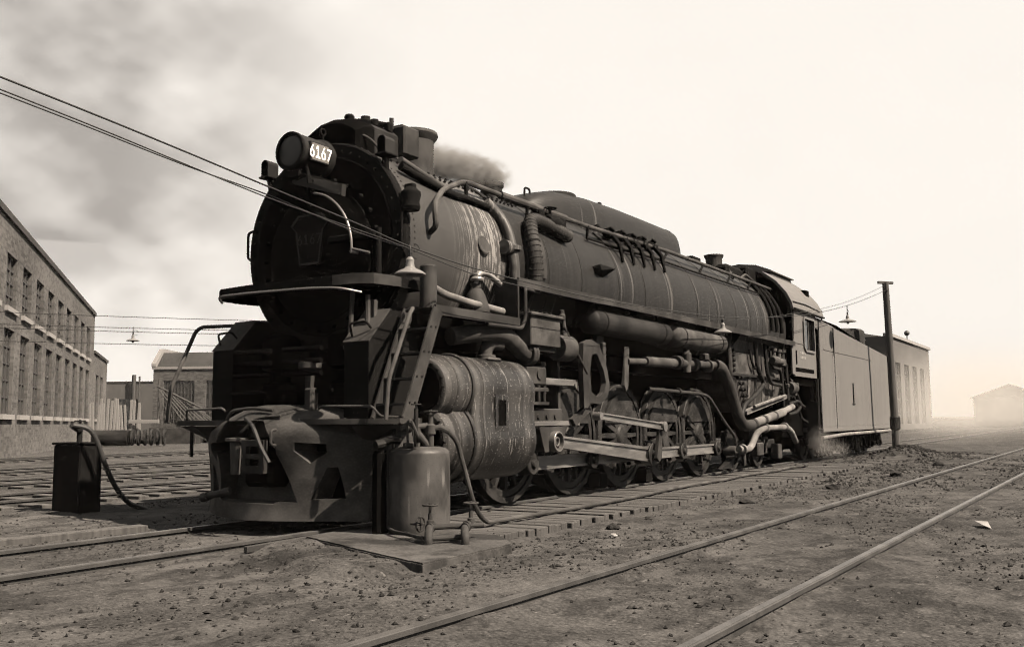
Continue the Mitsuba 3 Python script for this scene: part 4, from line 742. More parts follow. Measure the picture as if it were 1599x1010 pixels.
part(L, 'steam_hose_pipe', [tube([(11.0, -1.45, 0.52), (11.6, -1.5, 0.50), (12.1, -1.5, 0.86), (12.6, -1.5, 0.94), (14.3, -1.5, 0.95), (14.8, -1.48, 0.86), (15.4, -1.42, 0.58)], 0.07, 14, 0.2), *[ringshape(0.06, 0.11, -0.04, 0.04, 'x', (x, -1.48, z), 20, 0.01) for x, z in ((11.15, 0.51), (12.75, 0.94), (14.25, 0.95))]], 'pale_lagging', label='pale jointed pipe above the trailing truck')
part(L, 'trailing_truck', [bx(11.0, 15.1, -0.98, -0.86, 0.42, 0.66, 0.03), bx(11.4, 12.0, -1.05, -0.9, 0.3, 0.9, 0.03), bx(12.9, 13.6, -1.08, -0.9, 0.5, 0.9, 0.03), bx(12.15, 12.55, -1.04, -0.92, 0.30, 0.62, 0.03), bx(13.95, 14.35, -1.04, -0.92, 0.30, 0.62, 0.03), bx(11, 15, 0.86, 0.98, 0.42, 0.66, 0.03), hull([(10.4, -1.25, 0.12), (11.3, -1.25, 0.12), (11.2, -1.25, 0.3), (10.4, -1.2, 0.14), (11.2, -1.1, 0.3)])], 'engine_black')
part(L, 'truck_box', bx(12.8, 13.2, -1.3, -1.08, 0.30, 0.62, 0.03), 'lagging')
part(L, 'booster_drum', lathe([(-1.30, 0.10), (-1.05, 0.11)], 'y', (11.25, 0, 0.48), 20), 'lagging')
part(L, 'truck_bracket', tube([(13.3, -1.2, 0.3), (13.3, -1.25, 0.7), (13.6, -1.25, 0.72), (13.6, -1.2, 0.36)], 0.035, 10, 0.06), 'lagging')
part(L, 'strainer', bx(14.5, 14.8, -1.25, -1.05, 0.18, 0.55, 0.02), 'dusty_black')
part(L, 'drain_pipe', cyl((11.9, -1.25, 0.14), (11.9, -1.25, 0.5), 0.05, 10), 'dusty_black')
# firebox
fb = part(L, 'firebox', [bx(10.95, 15.05, -1.30, 1.30, 2.12, 3.1, 0.03), hull([(11.0, -1.30, 2.14), (15.05, -1.30, 2.14), (11.9, -1.12, 1.3), (15.05, -1.2, 1.6), (11.0, 1.30, 2.14), (15.05, 1.30, 2.14), (11.9, 1.12, 1.3), (15.05, 1.2, 1.6)])], 'lagging', label='scale stained firebox side')
part(fb, 'corner_trim', tube([(10.95, -1.31, 3.0), (10.95, -1.32, 2.1), (11.75, -1.16, 1.3)], 0.06, 10, 0.1), 'dusty_black')
part(fb, 'staybolt_row', [bolt((11.25+0.0*k, -1.305, 2.2+0.11*k), (0, -1, 0), 0.045, 0.05) for k in range(5)] + [bolt((11.5+0.16*j, -1.29+0.12*j*0.16, 2.06-0.13*j), (0, -1, 0.2), 0.05, 0.06) for j in range(6)] + [bolt((11.72+0.16*j, -1.29+0.12*j*0.16, 2.06-0.13*j), (0, -1, 0.2), 0.045, 0.06) for j in range(6)] + [bolt((x, -1.30, 2.62), (0, -1, 0), 0.02, 0.02) for x in np.arange(11.3, 13, 0.14)], 'engine_black', kind='stuff')
part(fb, 'mud_ring', bx(11.0, 15.0, -1.36, -1.28, 2.07, 2.14, 0.015), 'engine_black')
part(fb, 'scale_streak', [hull([(x, -1.304+0.0, 2.05), (x+w, -1.304, 2.05), (x+0.25, -1.165, 1.42), (x+w+0.22, -1.165, 1.42), (x, -1.29, 2.05), (x+0.25, -1.15, 1.42), (x+w, -1.29, 2.05), (x+w+0.22, -1.15, 1.42)]) for x, w in ((12.25, .16), (12.75, .10), (13.3, .2), (13.8, .1), (14.1, .12))], 'pale_lagging', label='pale scale streaks on the firebox side')
for pts, r in (([(12.55, -1.38, 2.9), (12.6, -1.4, 2.3), (13.0, -1.42, 1.95), (12.4, -1.42, 1.7), (11.6, -1.40, 1.45), (11.4, -1.40, 1.2)], 0.05), ([(13.2, -1.4, 2.9), (13.25, -1.42, 2.2), (13.5, -1.42, 1.98), (14.3, -1.42, 1.95)], 0.045), ([(13.6, -1.4, 2.75), (13.6, -1.44, 2.35), (14.2, -1.44, 2.33), (14.35, -1.44, 2.1), (14.4, -1.44, 1.4)], 0.04), ([(13.35, -1.42, 2.82), (14.0, -1.44, 2.84), (14.25, -1.44, 2.6), (14.75, -1.44, 2.5), (14.8, -1.44, 1.6)], 0.04), ([(12.2, -1.36, 2.7), (12.3, -1.38, 2.4), (12.5, -1.38, 2.28)], 0.03), ([(14.9, -1.44, 2.2), (15.3, -1.46, 1.9), (15.9, -1.46, 1.5), (16.3, -1.44, 1.45)], 0.03), ([(15.2, -1.46, 1.7), (15.8, -1.48, 1.15), (16.4, -1.46, 1.05)], 0.03), ([(15.0, -1.4, 1.5), (15.5, -1.5, 1.6), (15.7, -1.5, 1.45), (15.3, -1.5, 1.3), (14.6, -1.5, 1.25)], 0.04)):
    part(L, 'injector_piping', tube(pts, r, 10, 0.14), 'engine_black')
part(L, 'injector', [lathe([(13.55, 0.0), (13.55, 0.08), (13.65, 0.11), (13.9, 0.11), (14.0, 0.07), (14.3, 0.08), (14.35, 0)], 'x', (0, -1.46, 2.52), 18), *[lathe([(2.5, 0.05), (2.72, 0.05), (2.74, 0.08), (2.8, 0.08), (2.82, 0)], 'z', (x, -1.46, 0), 12) for x in (13.7, 14.1, 14.4)], bx(14.3, 14.6, -1.5, -1.3, 2.4, 2.6, 0.03)], 'lagging', label='injector with valves on the firebox side')
part(L, 'stoker_fitting', [bx(14.9, 15.5, -1.45, -1.2, 1.65, 2.0, 0.04), lathe([(14.8, 0.14), (15.1, 0.16), (15.4, 0.1), (15.42, 0)], 'x', (0, -1.46, 1.9), 18), *[bx(x, x+0.12, -1.5, -1.4, z, z+0.1, 0.02) for x, z in ((15.0, 2.02), (15.3, 1.7), (15.5, 1.95), (14.7, 1.9))]], 'lagging')

# cab
cab = part(L, 'cab', [], 'tender_paint') if False else None
side = Polygon([(15.05, 2.20), (15.05, 3.86), (17.10, 3.86), (17.45, 3.80), (17.45, 3.55), (17.15, 3.55), (17.15, 2.2)])
win = Polygon([(15.98, 3.0), (15.98, 3.62), (16.05, 3.72), (16.95, 3.72), (16.95, 2.90), (16.12, 2.90)])
roofp = [(-1.60, 3.84), (-1.56, 4.02), (-1.44, 4.27), (-1.2, 4.57), (-0.85, 4.85), (-0.45, 5.02), (0, 5.08)]
roofp = roofp + [(-y, z) for y, z in roofp[-2::-1]]
for s in (-1, 1):
    f = (lambda m: m) if s < 0 else mirror_y
    cs = part(L, 'cab_side', f(prism_y(side.difference(win), -1.56, -1.53)), 'tender_paint', label='cab side sheet with rounded window')
    part(cs, 'window_frame', f(prism_y(win.buffer(0.05).difference(win.buffer(-0.01)), -1.60, -1.565)), 'bright_metal', label='bright rounded window frame')
    part(cs, 'window_pane', f(C(bx(16.05, 16.5, -1.535, -1.525, 2.95, 3.70), bx(16.5, 16.93, -1.52, -1.51, 2.95, 3.70))), 'window_dark')
    part(cs, 'sash', f(C(bx(16.49, 16.55, -1.548, -1.523, 2.9, 3.72))), 'lagging')
    part(cs, 'slot', f(C(bx(15.2, 15.3, -1.568, -1.5605, 2.5, 2.85), bx(15.15, 16.85, -1.568, -1.5605, 2.32, 2.42))), 'soot')
    part(cs, 'belt_rail', f(C(bx(15.05, 16.0, -1.575, -1.5605, 3.03, 3.05), bx(15.05, 17.1, -1.575, -1.5605, 2.2, 2.23), bx(14.86, 15.02, -1.57, -1.53, 2.24, 2.96, 0.005))), 'tender_paint')
    part(cs, 'numeral', f(C(*[bx(15.62+0.13*k, 15.70+0.13*k, -1.566, -1.5605, z, z+0.07) for k in range(4) for z in (2.66, 2.77)])), 'pale_stone', label='two rows of small worn white figures')
rf = part(L, 'cab_roof', [prism_x(Polygon([(y*1.02, z+0.02) for y, z in roofp]).difference(Polygon([(y*0.985, z-0.03) for y, z in roofp] + [(1.5, 3.5), (-1.5, 3.5)])), 14.92, 17.9)], 'tender_paint', label='arched cab roof', smooth=40)
hp = [(y*1.0, z) for y, z in roofp if abs(y) < 1.0]
part(rf, 'vent_hatch', hull([(x, y, z-0.04) for x in (15.75, 17.75) for y, z in hp]+[(x, y*0.96, z+0.13) for x in (15.85, 17.65) for y, z in hp]), 'dusty_black')
part(rf, 'vent_lid', hull([(x, y*1.04, z+0.128) for x in (15.7, 17.8) for y, z in hp]+[(x, y*1.03, z+0.155) for x in (15.7, 17.8) for y, z in hp]), 'tender_paint')
part(rf, 'gutter', [bx(14.95, 17.88, -1.66, -1.60, 3.86, 3.90, 0.005), tube([(15.0, -1.60, 4.05), (16.2, -1.59, 4.08), (17.6, -1.60, 4.02)], 0.018, 6)], 'engine_black')
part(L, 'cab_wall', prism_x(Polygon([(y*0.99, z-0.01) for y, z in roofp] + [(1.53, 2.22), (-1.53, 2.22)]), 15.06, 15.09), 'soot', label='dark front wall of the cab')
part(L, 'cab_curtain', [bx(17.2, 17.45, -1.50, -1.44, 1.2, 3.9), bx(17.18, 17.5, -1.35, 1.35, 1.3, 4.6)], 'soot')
part(L, 'cab_handrail', [cyl((17.22, -1.62, 1.3), (17.22, -1.62, 3.5), 0.022, 8), cyl((17.12, -1.58, 0.6), (17.12, -1.58, 2.2), 0.025, 8)], 'engine_black')
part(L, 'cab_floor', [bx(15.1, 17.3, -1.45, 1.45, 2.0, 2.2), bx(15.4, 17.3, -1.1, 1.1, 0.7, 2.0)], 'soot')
part(L, 'cab_step', [bx(17.0, 17.35, -1.6, -1.3, 0.42, 0.46), bx(17.0, 17.35, -1.6, -1.3, 0.85, 0.89), bx(16.98, 17.0, -1.6, -1.3, 0.4, 1.6)], 'engine_black')
# things on the rear boiler top
part(L, 'safety_valve_housing', lathe([(4.6, 0.2), (4.72, 0.19), (5.02, 0.2), (5.08, 0.235), (5.11, 0.235), (5.11, 0.16)], 'z', (13.3, -0.2, 0), 28), 'dusty_black')
part(L, 'turret_cover', [bx(13.1, 15.0, -0.62, 0.4, 4.5, 4.86, 0.08), cyl((13.9, -0.62, 4.45), (14.6, -0.62, 4.9), 0.06, 10), bx(14.2, 14.9, -0.72, -0.45, 4.42, 4.92, 0.04), bx(11.4, 11.9, -0.4, -0.2, 4.68, 4.82, 0.02)], 'front_black')
part(L, 'whistle_pipe', tube([(13.5, -0.75, 4.5), (13.8, -0.8, 4.66), (14.4, -0.86, 4.5)], 0.03, 8, 0.1), 'lagging')
part(L, 'brace_rod', cyl((12.6, -0.9, 4.40), (13.0, -0.7, 4.62), 0.03, 8), 'lagging')

# ------------------------------------------------------------------ TENDER
TD = thing('tender', 'long pale grey slab sided tender coupled behind the locomotive cab', 'tender')
tank = Polygon([(17.62, 0.78), (17.62, 3.88), (18.5, 3.88), (24.3, 3.62), (26.85, 3.40), (26.85, 0.78)])
part(TD, 'tank', [prism_y(Polygon([(17.62, 0.78), (17.62, 3.84), (18.9, 3.74), (26.85, 3.30), (26.85, 0.78)]), -1.55, 1.55)], 'tender_paint', label='flat grey tank side with vertical seams')
part(TD, 'end_sheet', [hull([(17.56, s*1.553, 0.9), (17.56, s*1.553, 3.5), (17.56, s*1.2, 3.97), (17.60, s*1.553, 0.9), (17.60, s*1.553, 3.5), (17.60, s*1.2, 3.97), (17.56, s*1.0, 0.9), (17.60, s*1.0, 0.9), (17.56, s*1.0, 3.97)]) for s in (-1, 1)], 'engine_black')
part(TD, 'coal_bunker', [hull([(18.9, s*1.55, 3.74) for s in (-1, 1)] + [(23.2, s*1.55, 3.50) for s in (-1, 1)] + [(17.7, s*1.55, 3.80) for s in (-1, 1)] + [(18.2, s*1.0, 4.10) for s in (-1, 1)] + [(22.0, s*1.0, 4.04) for s in (-1, 1)])], 'tender_paint', label='sloped coal bunker top')
for xx in (19.2,):
    part(TD, 'seam', bx(xx-0.025, xx+0.025, -1.557, -1.551, 0.8, 3.35), 'engine_black' if xx < 20 else 'tender_paint')
part(TD, 'rivet_row', [bolt((x, -1.551, z), (0, -1, 0), 0.011, 0.007) for x in (17.72, 18.95, 19.45, 26.7) for z in np.arange(0.95, 3.2, 0.09)] + [bolt((x, -1.551, z), (0, -1, 0), 0.011, 0.007) for z in (0.92,) for x in np.arange(17.9, 26.7, 0.12)], 'tender_paint', kind='stuff')
part(TD, 'latch', [bx(21.3, 21.36, -1.58, -1.551, 1.6, 2.2), bx(21.2, 21.5, -1.575, -1.551, 1.55, 1.59)], 'engine_black')
part(TD, 'belt', [bx(17.62, 26.85, -1.56, -1.551, 0.80, 0.86), bx(18.0, 24.2, -1.565, -1.551, 3.02, 3.045)], 'tender_paint')
part(TD, 'rounded_housing', [lathe([(3.2, 1.0), (4.02, 1.0), (4.08, 0.92), (4.10, 0)], 'z', (24.2, -0.35, 0), 40), ], 'dusty_black', label='dark rounded housing behind the coal bunker')
part(TD, 'water_hatch', [lathe([(3.2, 0.35), (3.82, 0.35), (3.85, 0.42), (3.9, 0.42), (3.92, 0)], 'z', (26.3, -0.55, 0), 28), cyl((26.3, -0.9, 3.3), (26.3, -0.9, 4.1), 0.02, 8), cyl((26.3, -0.2, 3.3), (26.3, -0.2, 4.1), 0.02, 8), bx(26.27, 26.33, -0.95, -0.15, 4.08, 4.12)], 'dusty_black')
part(TD, 'grab_rail', [tube([(18.95, -1.30, 3.9), (18.95, -1.32, 4.2), (18.25, -1.2, 4.2)], 0.02, 8, 0.06), cyl((19.0, -1.59, 2.9), (19.0, -1.59, 3.7), 0.018, 8)], 'engine_black')
part(TD, 'train_line_pipe', [tube([(17.7, -1.50, 0.62), (20.0, -1.56, 0.68), (26.7, -1.56, 0.70)], 0.05, 12, 0.1)], 'pale_lagging', label='pale pipe under the tender side')
part(TD, 'underframe', [bx(17.4, 26.85, -1.45, 1.45, 0.62, 0.78), bx(17.6, 26.8, -0.4, 0.4, 0.3, 0.62)], 'soot')
for tx_ in (19.7, 24.6):
    part(TD, 'truck_frame', [bx(tx_-1.9, tx_+1.9, s*1.02-0.06, s*1.02+0.06, 0.40, 0.62, 0.03) for s in (-1, 1)] + [bx(tx_+d-0.15, tx_+d+0.15, -1.16, -0.98, 0.28, 0.6, 0.03) for d in (-1.5, -0.5, 0.5, 1.5)], 'front_black')
    for d in (-1.5, -0.5, 0.5, 1.5):
        for s in (-1, 1):
            w = number(f'{TD}__wheel'); M = T().translate([tx_+d, s*0.79, 0.457])
            scene[w] = {**SWp, 'to_world': M if s < 0 else M @ T().rotate([0, 0, 1], 180)}
part(TD, 'truck_fitting', [bx(x, x+0.1, -1.32, -1.2, 0.2+0.05*math.sin(x*3), 0.6, 0.01) for x in np.arange(17.8, 26.6, 0.42)] + [tube([(x, -1.3, 0.6), (x+0.15, -1.35, 0.25), (x+0.35, -1.3, 0.3)], 0.03, 8, 0.06) for x in np.arange(17.9, 26.5, 0.63)], 'front_black', kind='stuff')

# ------------------------------------------------------------------ plank walkway, pad, tank, hose
wk = thing('plank_walkway', 'low boardwalk of short cross planks beside the locomotive rails', 'boardwalk')
px0 = -0.30
for k in range(114):
    x = px0+0.152*k
    y0 = -2.72-0.012*x+RNG.uniform(-0.035, 0.03)
    z1 = -0.012+RNG.uniform(-0.012, 0.008); tl = RNG.uniform(-0.6, 0.6)
    m = turned(turned(bx(x+0.004, x+0.143+RNG.uniform(-0.006, 0.004), y0, -0.98+RNG.uniform(-0.03, 0.03), z1-0.12, z1, 0.008), tl, about=(x, -1.8, 0)), RNG.uniform(-0.5, 0.5), (0, 1, 0), (x+0.13, -1.8, z1))
    part(wk, 'plank', m, 'plank_wood', smooth=False)
pad = Polygon([(-2.27, -3.27), (-0.85, -3.26), (-0.32, -2.76), (-0.30, -1.05), (-1.35, -1.05), (-1.8, -2.1)])
_pp = [pad.exterior.interpolate(u).coords[0] for u in np.arange(0, pad.exterior.length, 0.06)]
pad = Polygon([(a+0.05*(meshkit.fbm(np.array([a*7, b*7, 0.5]), 3, 4)-0.5), b+0.07*(meshkit.fbm(np.array([a*6, b*6, 3.5]), 3, 6)-0.5)) for a, b in _pp])
scene['concrete_pad'] = mikit.ply(C(prism_z(pad.buffer(-0.012), -0.012, 0.002), prism_z(pad, -0.2, -0.012)), 'concrete', smooth=False)
labels['concrete_pad'] = {'label': 'worn concrete slab under the round water tank', 'category': 'slab'}
used_things.add('concrete_pad')
TKX, TKY, TKR = -0.50, -1.87, 0.325
tk = thing('water_tank', 'upright grey steel tank with valves standing in front of the locomotive cylinder', 'tank')
part(tk, 'shell', lathe([(-0.01, 0.0), (-0.01, TKR), (0.82, TKR), (0.855, TKR-0.012), (0.88, TKR-0.045), (0.895, TKR-0.11), (0.90, 0.0)], 'z', (TKX, TKY, 0), 72), 'tank_paint', label='streaked grey steel shell', smooth=50)
def P(dx, dy, z): return (TKX+dx, TKY+dy, z)
part(tk, 'stop_valve', [lathe([(0.88, 0.035), (1.02, 0.035), (1.03, 0.055), (1.12, 0.055), (1.14, 0.03), (1.24, 0.025), (1.26, 0)], 'z', P(0.04, -0.12, 0), 16), wheel_valve(P(0.04, -0.12, 1.27), 0.07), tube([P(0.04, -0.12, 1.08), P(0.10, -0.20, 1.10), P(0.17, -0.25, 1.06)], 0.035, 10), cyl(P(0.03, -0.1, 0.9), P(-0.08, -0.02, 1.06), 0.035, 10)], 'dusty_black', label='top valve with hand wheel')
part(tk, 'stop_valve', [lathe([(0.88, 0.03), (1.0, 0.03), (1.02, 0.045), (1.10, 0.045), (1.12, 0.02), (1.18, 0.02)], 'z', P(-0.08, -0.02, 0), 14), cyl(P(-0.25, 0.05, 1.09), P(0.05, -0.1, 1.12), 0.032, 10), torus(P(-0.17, 0.02, 1.10), 0.045, 0.018, 'x', 16, 8), bx(*sorted((TKX-0.12, TKX-0.05)), TKY-0.05, TKY+0.01, 1.12, 1.2, 0.01)], 'dusty_black')
part(tk, 'gauge_pipe', [tube([P(-0.22, -0.02, 0.9), P(-0.24, -0.02, 1.16), P(-0.18, -0.04, 1.18), P(-0.14, -0.05, 0.9)], 0.014, 8, 0.05), tube([P(-0.22, 0.20, 0.98), P(-0.25, 0.22, 0.9), P(-0.25, 0.22, 0.06), P(-0.42, 0.0, 0.05), P(-0.78, -0.66, 0.06)], 0.018, 8, 0.03), lathe([(0.9, 0.09), (0.94, 0.09), (0.95, 0)], 'z', P(-0.16, -0.02, 0), 16)], 'dusty_black')
part(tk, 'sight_glass', [tube([P(-0.27, -0.18, 0.95), P(-0.30, -0.22, 1.0), P(-0.28, -0.12, 1.15)], 0.02, 8, 0.04), wheel_valve(P(-0.24, -0.14, 1.34), 0.05), cyl(P(-0.24, -0.14, 0.9), P(-0.24, -0.14, 1.3), 0.022, 8)], 'engine_black')
mani = part(tk, 'pipe_manifold', [tube([P(-0.78, -0.71, -0.1), P(-0.78, -0.71, 0.08), P(-0.68, -0.64, 0.13), P(-0.46, -0.52, 0.14)], 0.04, 12, 0.06), tube([P(-0.60, -1.01, -0.1), P(-0.60, -1.01, 0.08), P(-0.50, -0.93, 0.13), P(-0.22, -0.78, 0.14)], 0.04, 12, 0.06), cyl(P(-0.62, -0.58, 0.14), P(-0.10, -0.88, 0.13), 0.027, 10), cyl(P(-0.74, -0.68, 0.05), P(-0.40, -0.92, 0.05), 0.027, 10), *[torus(P(dx, dy, dz), 0.042, 0.014, 'x', 18, 6) for dx, dy, dz in ((-0.62, -0.605, 0.135), (-0.52, -0.55, 0.14), (-0.45, -0.905, 0.135), (-0.34, -0.845, 0.138))]], 'dusty_black', label='low pipe manifold in front of the tank')
for hx_, hy_ in ((-0.58, -0.58), (-0.20, -0.80)):
    part(tk, 'hand_wheel', [wheel_valve(P(hx_, hy_, 0.35), 0.07), cyl(P(hx_, hy_, 0.1), P(hx_, hy_, 0.27), 0.022, 10), lathe([(0.1, 0.042), (0.2, 0.036), (0.22, 0)], 'z', P(hx_, hy_, 0), 12)], 'dusty_black')
part(tk, 'hand_wheel', turned(C(wheel_valve((0, 0, 0), 0.07)), 90, (1, 0, 0)).apply_translation(P(-0.50, -0.40, 0.15)), 'dusty_black')
hs = []
for q in ((0.17, -0.25, 1.06), (0.27, -0.30, 0.95), (0.36, -0.34, 0.62), (0.50, -0.36, 0.24), (0.75, -0.34, 0.04), (1.05, -0.30, 0.035), (1.6, -0.28, 0.03)): hs.append(P(*q))
hs += [(2.4, -2.18, 0.028), (4.5, -2.12, 0.028), (5.9, -1.98, 0.028), (7.2, -1.90, 0.028), (8.6, -1.95, 0.028), (10.2, -1.83, 0.028), (12.0, -1.90, 0.028), (13.3, -1.80, 0.028), (14.4, -1.86, 0.03)]
single('hose', [tube(fillet(hs, 0.25, 6), 0.027, 10), cyl((14.4, -1.86, 0.03), (14.75, -1.84, 0.04), 0.045, 10)], 'lagging', 'long pale rubber hose running from the grey tank along the boardwalk', 'hose')
tk2 = thing('standpipe_box', 'narrow black standpipe box behind the left edge of the grey tank', 'standpipe')
part(tk2, 'body', bx(-0.86, -0.66, -1.62, -1.50, -0.06, 0.86, 0.03), 'soot')
part(tk2, 'elbow', [tube([(-0.78, -1.56, 0.8), (-0.82, -1.6, 0.93), (-0.76, -1.68, 0.98), (-0.68, -1.76, 0.97)], 0.045, 10, 0.06), cyl((-0.9, -1.6, 0.92), (-0.8, -1.63, 0.94), 0.05, 10)], 'engine_black')
# second tank at the far left
t2 = thing('service_box', 'black upright box at the far left edge with a hose drooping from its top', 'box')
part(t2, 'body', bx(-0.42, -0.06, 4.22, 4.86, -0.12, 0.88, 0.02), 'front_black')
part(t2, 'lid', bx(-0.44, -0.04, 4.20, 4.88, 0.881, 0.915, 0.01), 'front_black')
part(t2, 'valve', [cyl((-0.25, 4.5, 0.9), (-0.25, 4.5, 1.12), 0.04, 10), cyl((-0.25, 4.5, 1.08), (-0.62, 4.1, 1.15), 0.045, 10), wheel_valve((-0.25, 4.5, 1.22), 0.07)], 'engine_black')
single('hose', tube([(-0.62, 4.1, 1.16), (-0.43, 4.0, 1.12), (-0.30, 4.0, 0.92), (-0.21, 4.0, 0.69), (-0.08, 4.0, 0.42), (0.06, 4.0, 0.2), (0.24, 4.0, 0.02), (0.42, 3.98, -0.05), (0.6, 3.96, -0.12)], 0.035, 10, 0.25), 'rubber', 'black hose drooping from the upright box at the left edge', 'hose')
# kerb timbers by the left
single('timber_baulk', turned(bx(-3.6, -1.35, 1.55, 1.75, -0.12, -0.005, 0.01), -6, about=(-2.5, 1.6, 0)), 'old_timber', 'low timber set in the dirt left of the pilot', 'timber', smooth=False)
single('steel_bar', turned(bx(-2.2, -0.5, -1.06, -1.01, -0.06, 0.0, 0.005), 4, about=(-1.2, -1.0, 0)), 'rail_side', 'short loose steel bar lying in front of the pilot', 'bar', smooth=False)

# ------------------------------------------------------------------ debris
def rock(s, seed):
    m = trimesh.creation.icosphere(1, s); n = meshkit.noise(m.vertices/s*1.7+seed*3.1, seed)
    m.vertices = m.vertices*(0.55+0.9*n)[:, None]*[1, 1, 0.62]; return m
big = [(1.3, -3.25, .075, 'nearest dark clinker lump right of the concrete slab'), (2.4, -3.2, .05, 'small clinker lump at the foot of the boardwalk just past the slab'), (5.1, -3.55, .10, 'dark clinker lump in the dirt in front of the main rod'),
       (8.5, -3.95, .12, 'broad clinker lump in the dirt in front of the rear driving wheels'), (12.9, -4.2, .14, 'big clinker lump in the dirt in front of the firebox'), (17.6, -4.4, .14, 'farthest big clinker lump, in front of the cab end of the tender')]
for i, (x, y, s, lab) in enumerate(big):
    single('cinder_lump', moved(rock(s, i), x, y, float(gheight(np.array(x), np.array(y)))+s*0.2), 'cinder', lab, 'lump', 'clinker lumps', smooth=False)
single('pale_stone_bit', moved(rock(0.045, 40), 0.55, -3.62, -0.05), 'pale_bit', 'small white stone in the dirt right of the concrete slab', 'stone', smooth=False)
single('pale_stone_bit', moved(hull([(0, 0, 0), (.35, .1, 0), (.3, .2, .05), (0.02, .1, .04), (.15, .05, .06)]), 3.1, -6.95, -0.06), 'pale_bit', 'white scrap by the nearest rail in the lower right corner', 'scrap', smooth=False)
ch, pal = [], []
def grit(n, xr, yr, s0, s1, pw, seed):
    """n angular chips as one mesh, thinned out where the dirt lies bare"""
    g = np.random.default_rng(seed); x, y = g.uniform(*xr, n), g.uniform(*yr, n)
    keep = meshkit.fbm(np.stack([x*0.8, y*1.1, 0*x+0.3], -1), 3, 31) > g.uniform(0.36, 0.62, n)
    keep &= ~((y > -2.95) & (y < -0.95) & (x > -0.4) & (x < 17.2) & (g.uniform(0, 1, n) < 0.96))
    x, y = x[keep], y[keep]; n = len(x)
    O = np.array([(1, 0, 0), (-1, 0, 0), (0, 1, 0), (0, -1, 0), (0, 0, 1), (0, 0, -1)], float)
    OF = np.array([(0, 2, 4), (2, 1, 4), (1, 3, 4), (3, 0, 4), (2, 0, 5), (1, 2, 5), (3, 1, 5), (0, 3, 5)])
    sz = s0+(s1-s0)*g.uniform(0, 1, n)**pw
    V = O[None]*(sz[:, None]*g.uniform(0.5, 1.4, (n, 3))*[1, 1, 0.7])[:, None] + g.normal(0, 0.16, (n, 6, 3))*sz[:, None, None]
    a = g.uniform(0, 6.28, n); c, q = np.cos(a)[:, None], np.sin(a)[:, None]
    V = np.stack([V[..., 0]*c-V[..., 1]*q, V[..., 0]*q+V[..., 1]*c, V[..., 2]], -1)
    on_deck = (y > -2.95) & (y < -0.95) & (x > -0.4) & (x < 17.2)
    V += np.stack([x, y, np.where(on_deck, -0.004, gheight(x, y))+sz*0.25], -1)[:, None]
    return trimesh.Trimesh(V.reshape(-1, 3), (OF[None]+6*np.arange(n)[:, None, None]).reshape(-1, 3), process=False)
ch.append(grit(26000, (-7.5, 9), (-9, 5), 0.006, 0.026, 3, 11)); pal.append(grit(17000, (-7.5, 9), (-9, 5), 0.005, 0.020, 3, 12))
ch.append(grit(16000, (9, 28), (-12, -0.8), 0.010, 0.045, 4, 13)); pal.append(grit(9000, (9, 28), (-12, -0.8), 0.010, 0.034, 4, 14))
for i in range(500):
    a, r = RNG.uniform(0, 6.28), abs(RNG.normal(0, 0.8)); x, y = 24.2+r*math.cos(a)*1.8, -2.5+r*math.sin(a)*0.9
    s = 0.02+0.06*RNG.uniform()**2; v = trimesh.creation.icosahedron(); v.vertices = v.vertices*s*RNG.uniform(0.5, 1.2, 3)
    ch.append(moved(v, x, y, float(gheight(np.array(x), np.array(y)))+s*0.2))
single('cinder_gravel', ch, 'cinder', 'loose cinders and gravel scattered over the yard', 'gravel', kind='stuff', smooth=False)
single('pale_gravel', pal, 'concrete', 'paler grit and stone chips mixed into the yard dirt', 'gravel', kind='stuff', smooth=False)

# ------------------------------------------------------------------ pole, wires, lamps
PX, PY = 23.85, -2.2
pl = thing('utility_pole', 'leaning wooden pole with a short crossarm beside the end of the tender', 'pole')
part(pl, 'shaft', tube([(PX+0.25, PY-0.02, -0.1), (PX+0.1, PY, 3.0), (PX-0.15, PY, 5.50)], [0.125, 0.115, 0.10], 16), 'old_timber')
part(pl, 'crossarm', turned(bx(PX-0.55, PX+0.55, PY-0.35, PY+0.30, 5.42, 5.52, 0.01), 0, about=(PX, PY, 5.4)) if False else hull([(PX-0.15+a*0.53*u+b*0.05*0.85, PY-0.85*u*0.53+0.05*b*0.53, z) for u in (-0.42, 0.42) for a in (1,) for b in (-1, 1) for z in (5.46, 5.54)]), 'old_timber')
part(pl, 'collar', [lathe([(0.75, 0.12), (0.8, 0.16), (1.15, 0.16), (1.2, 0.12)], 'z', (PX+0.2, PY-0.02, 0), 16), cyl((PX-0.3, PY-0.05, 5.22), (PX, PY, 5.22), 0.04, 8)], 'engine_black')
W1 = [(-7.5, -2.0, 3.66), (-4.66, -2.0, 3.42), (-3.65, -2.0, 3.315), (-2.82, -2.0, 3.22), (-1.64, -2.0, 3.09), (-0.83, -2.0, 2.99), (0.62, -2.0, 2.91), (2.85, -2.0, 2.885), (5.98, -2.0, 2.96), (8.7, -2.0, 3.09), (13.61, -2.0, 3.54), (18.99, -2.02, 4.31), (PX-0.2, -2.2, 5.25)]
W2 = [(-7.5, -2.05, 3.56), (-4.66, -2.05, 3.31), (-3.64, -2.05, 3.19), (-2.82, -2.05, 3.10), (-1.2, -2.05, 2.98), (0.62, -2.05, 2.82), (2.85, -2.05, 2.81), (5.98, -2.05, 2.88), (8.7, -2.05, 3.03), (13.61, -2.05, 3.60), (18.99, -2.03, 4.42), (PX-0.2, -2.2, 5.42)]
W3 = [(-7.5, -1.95, 3.58), (-4.66, -1.95, 3.33), (-3.64, -1.95, 3.225), (-2.75, -1.95, 3.16), (-1.9, -1.95, 3.05), (-0.83, -1.98, 2.97)]
from scipy.interpolate import PchipInterpolator
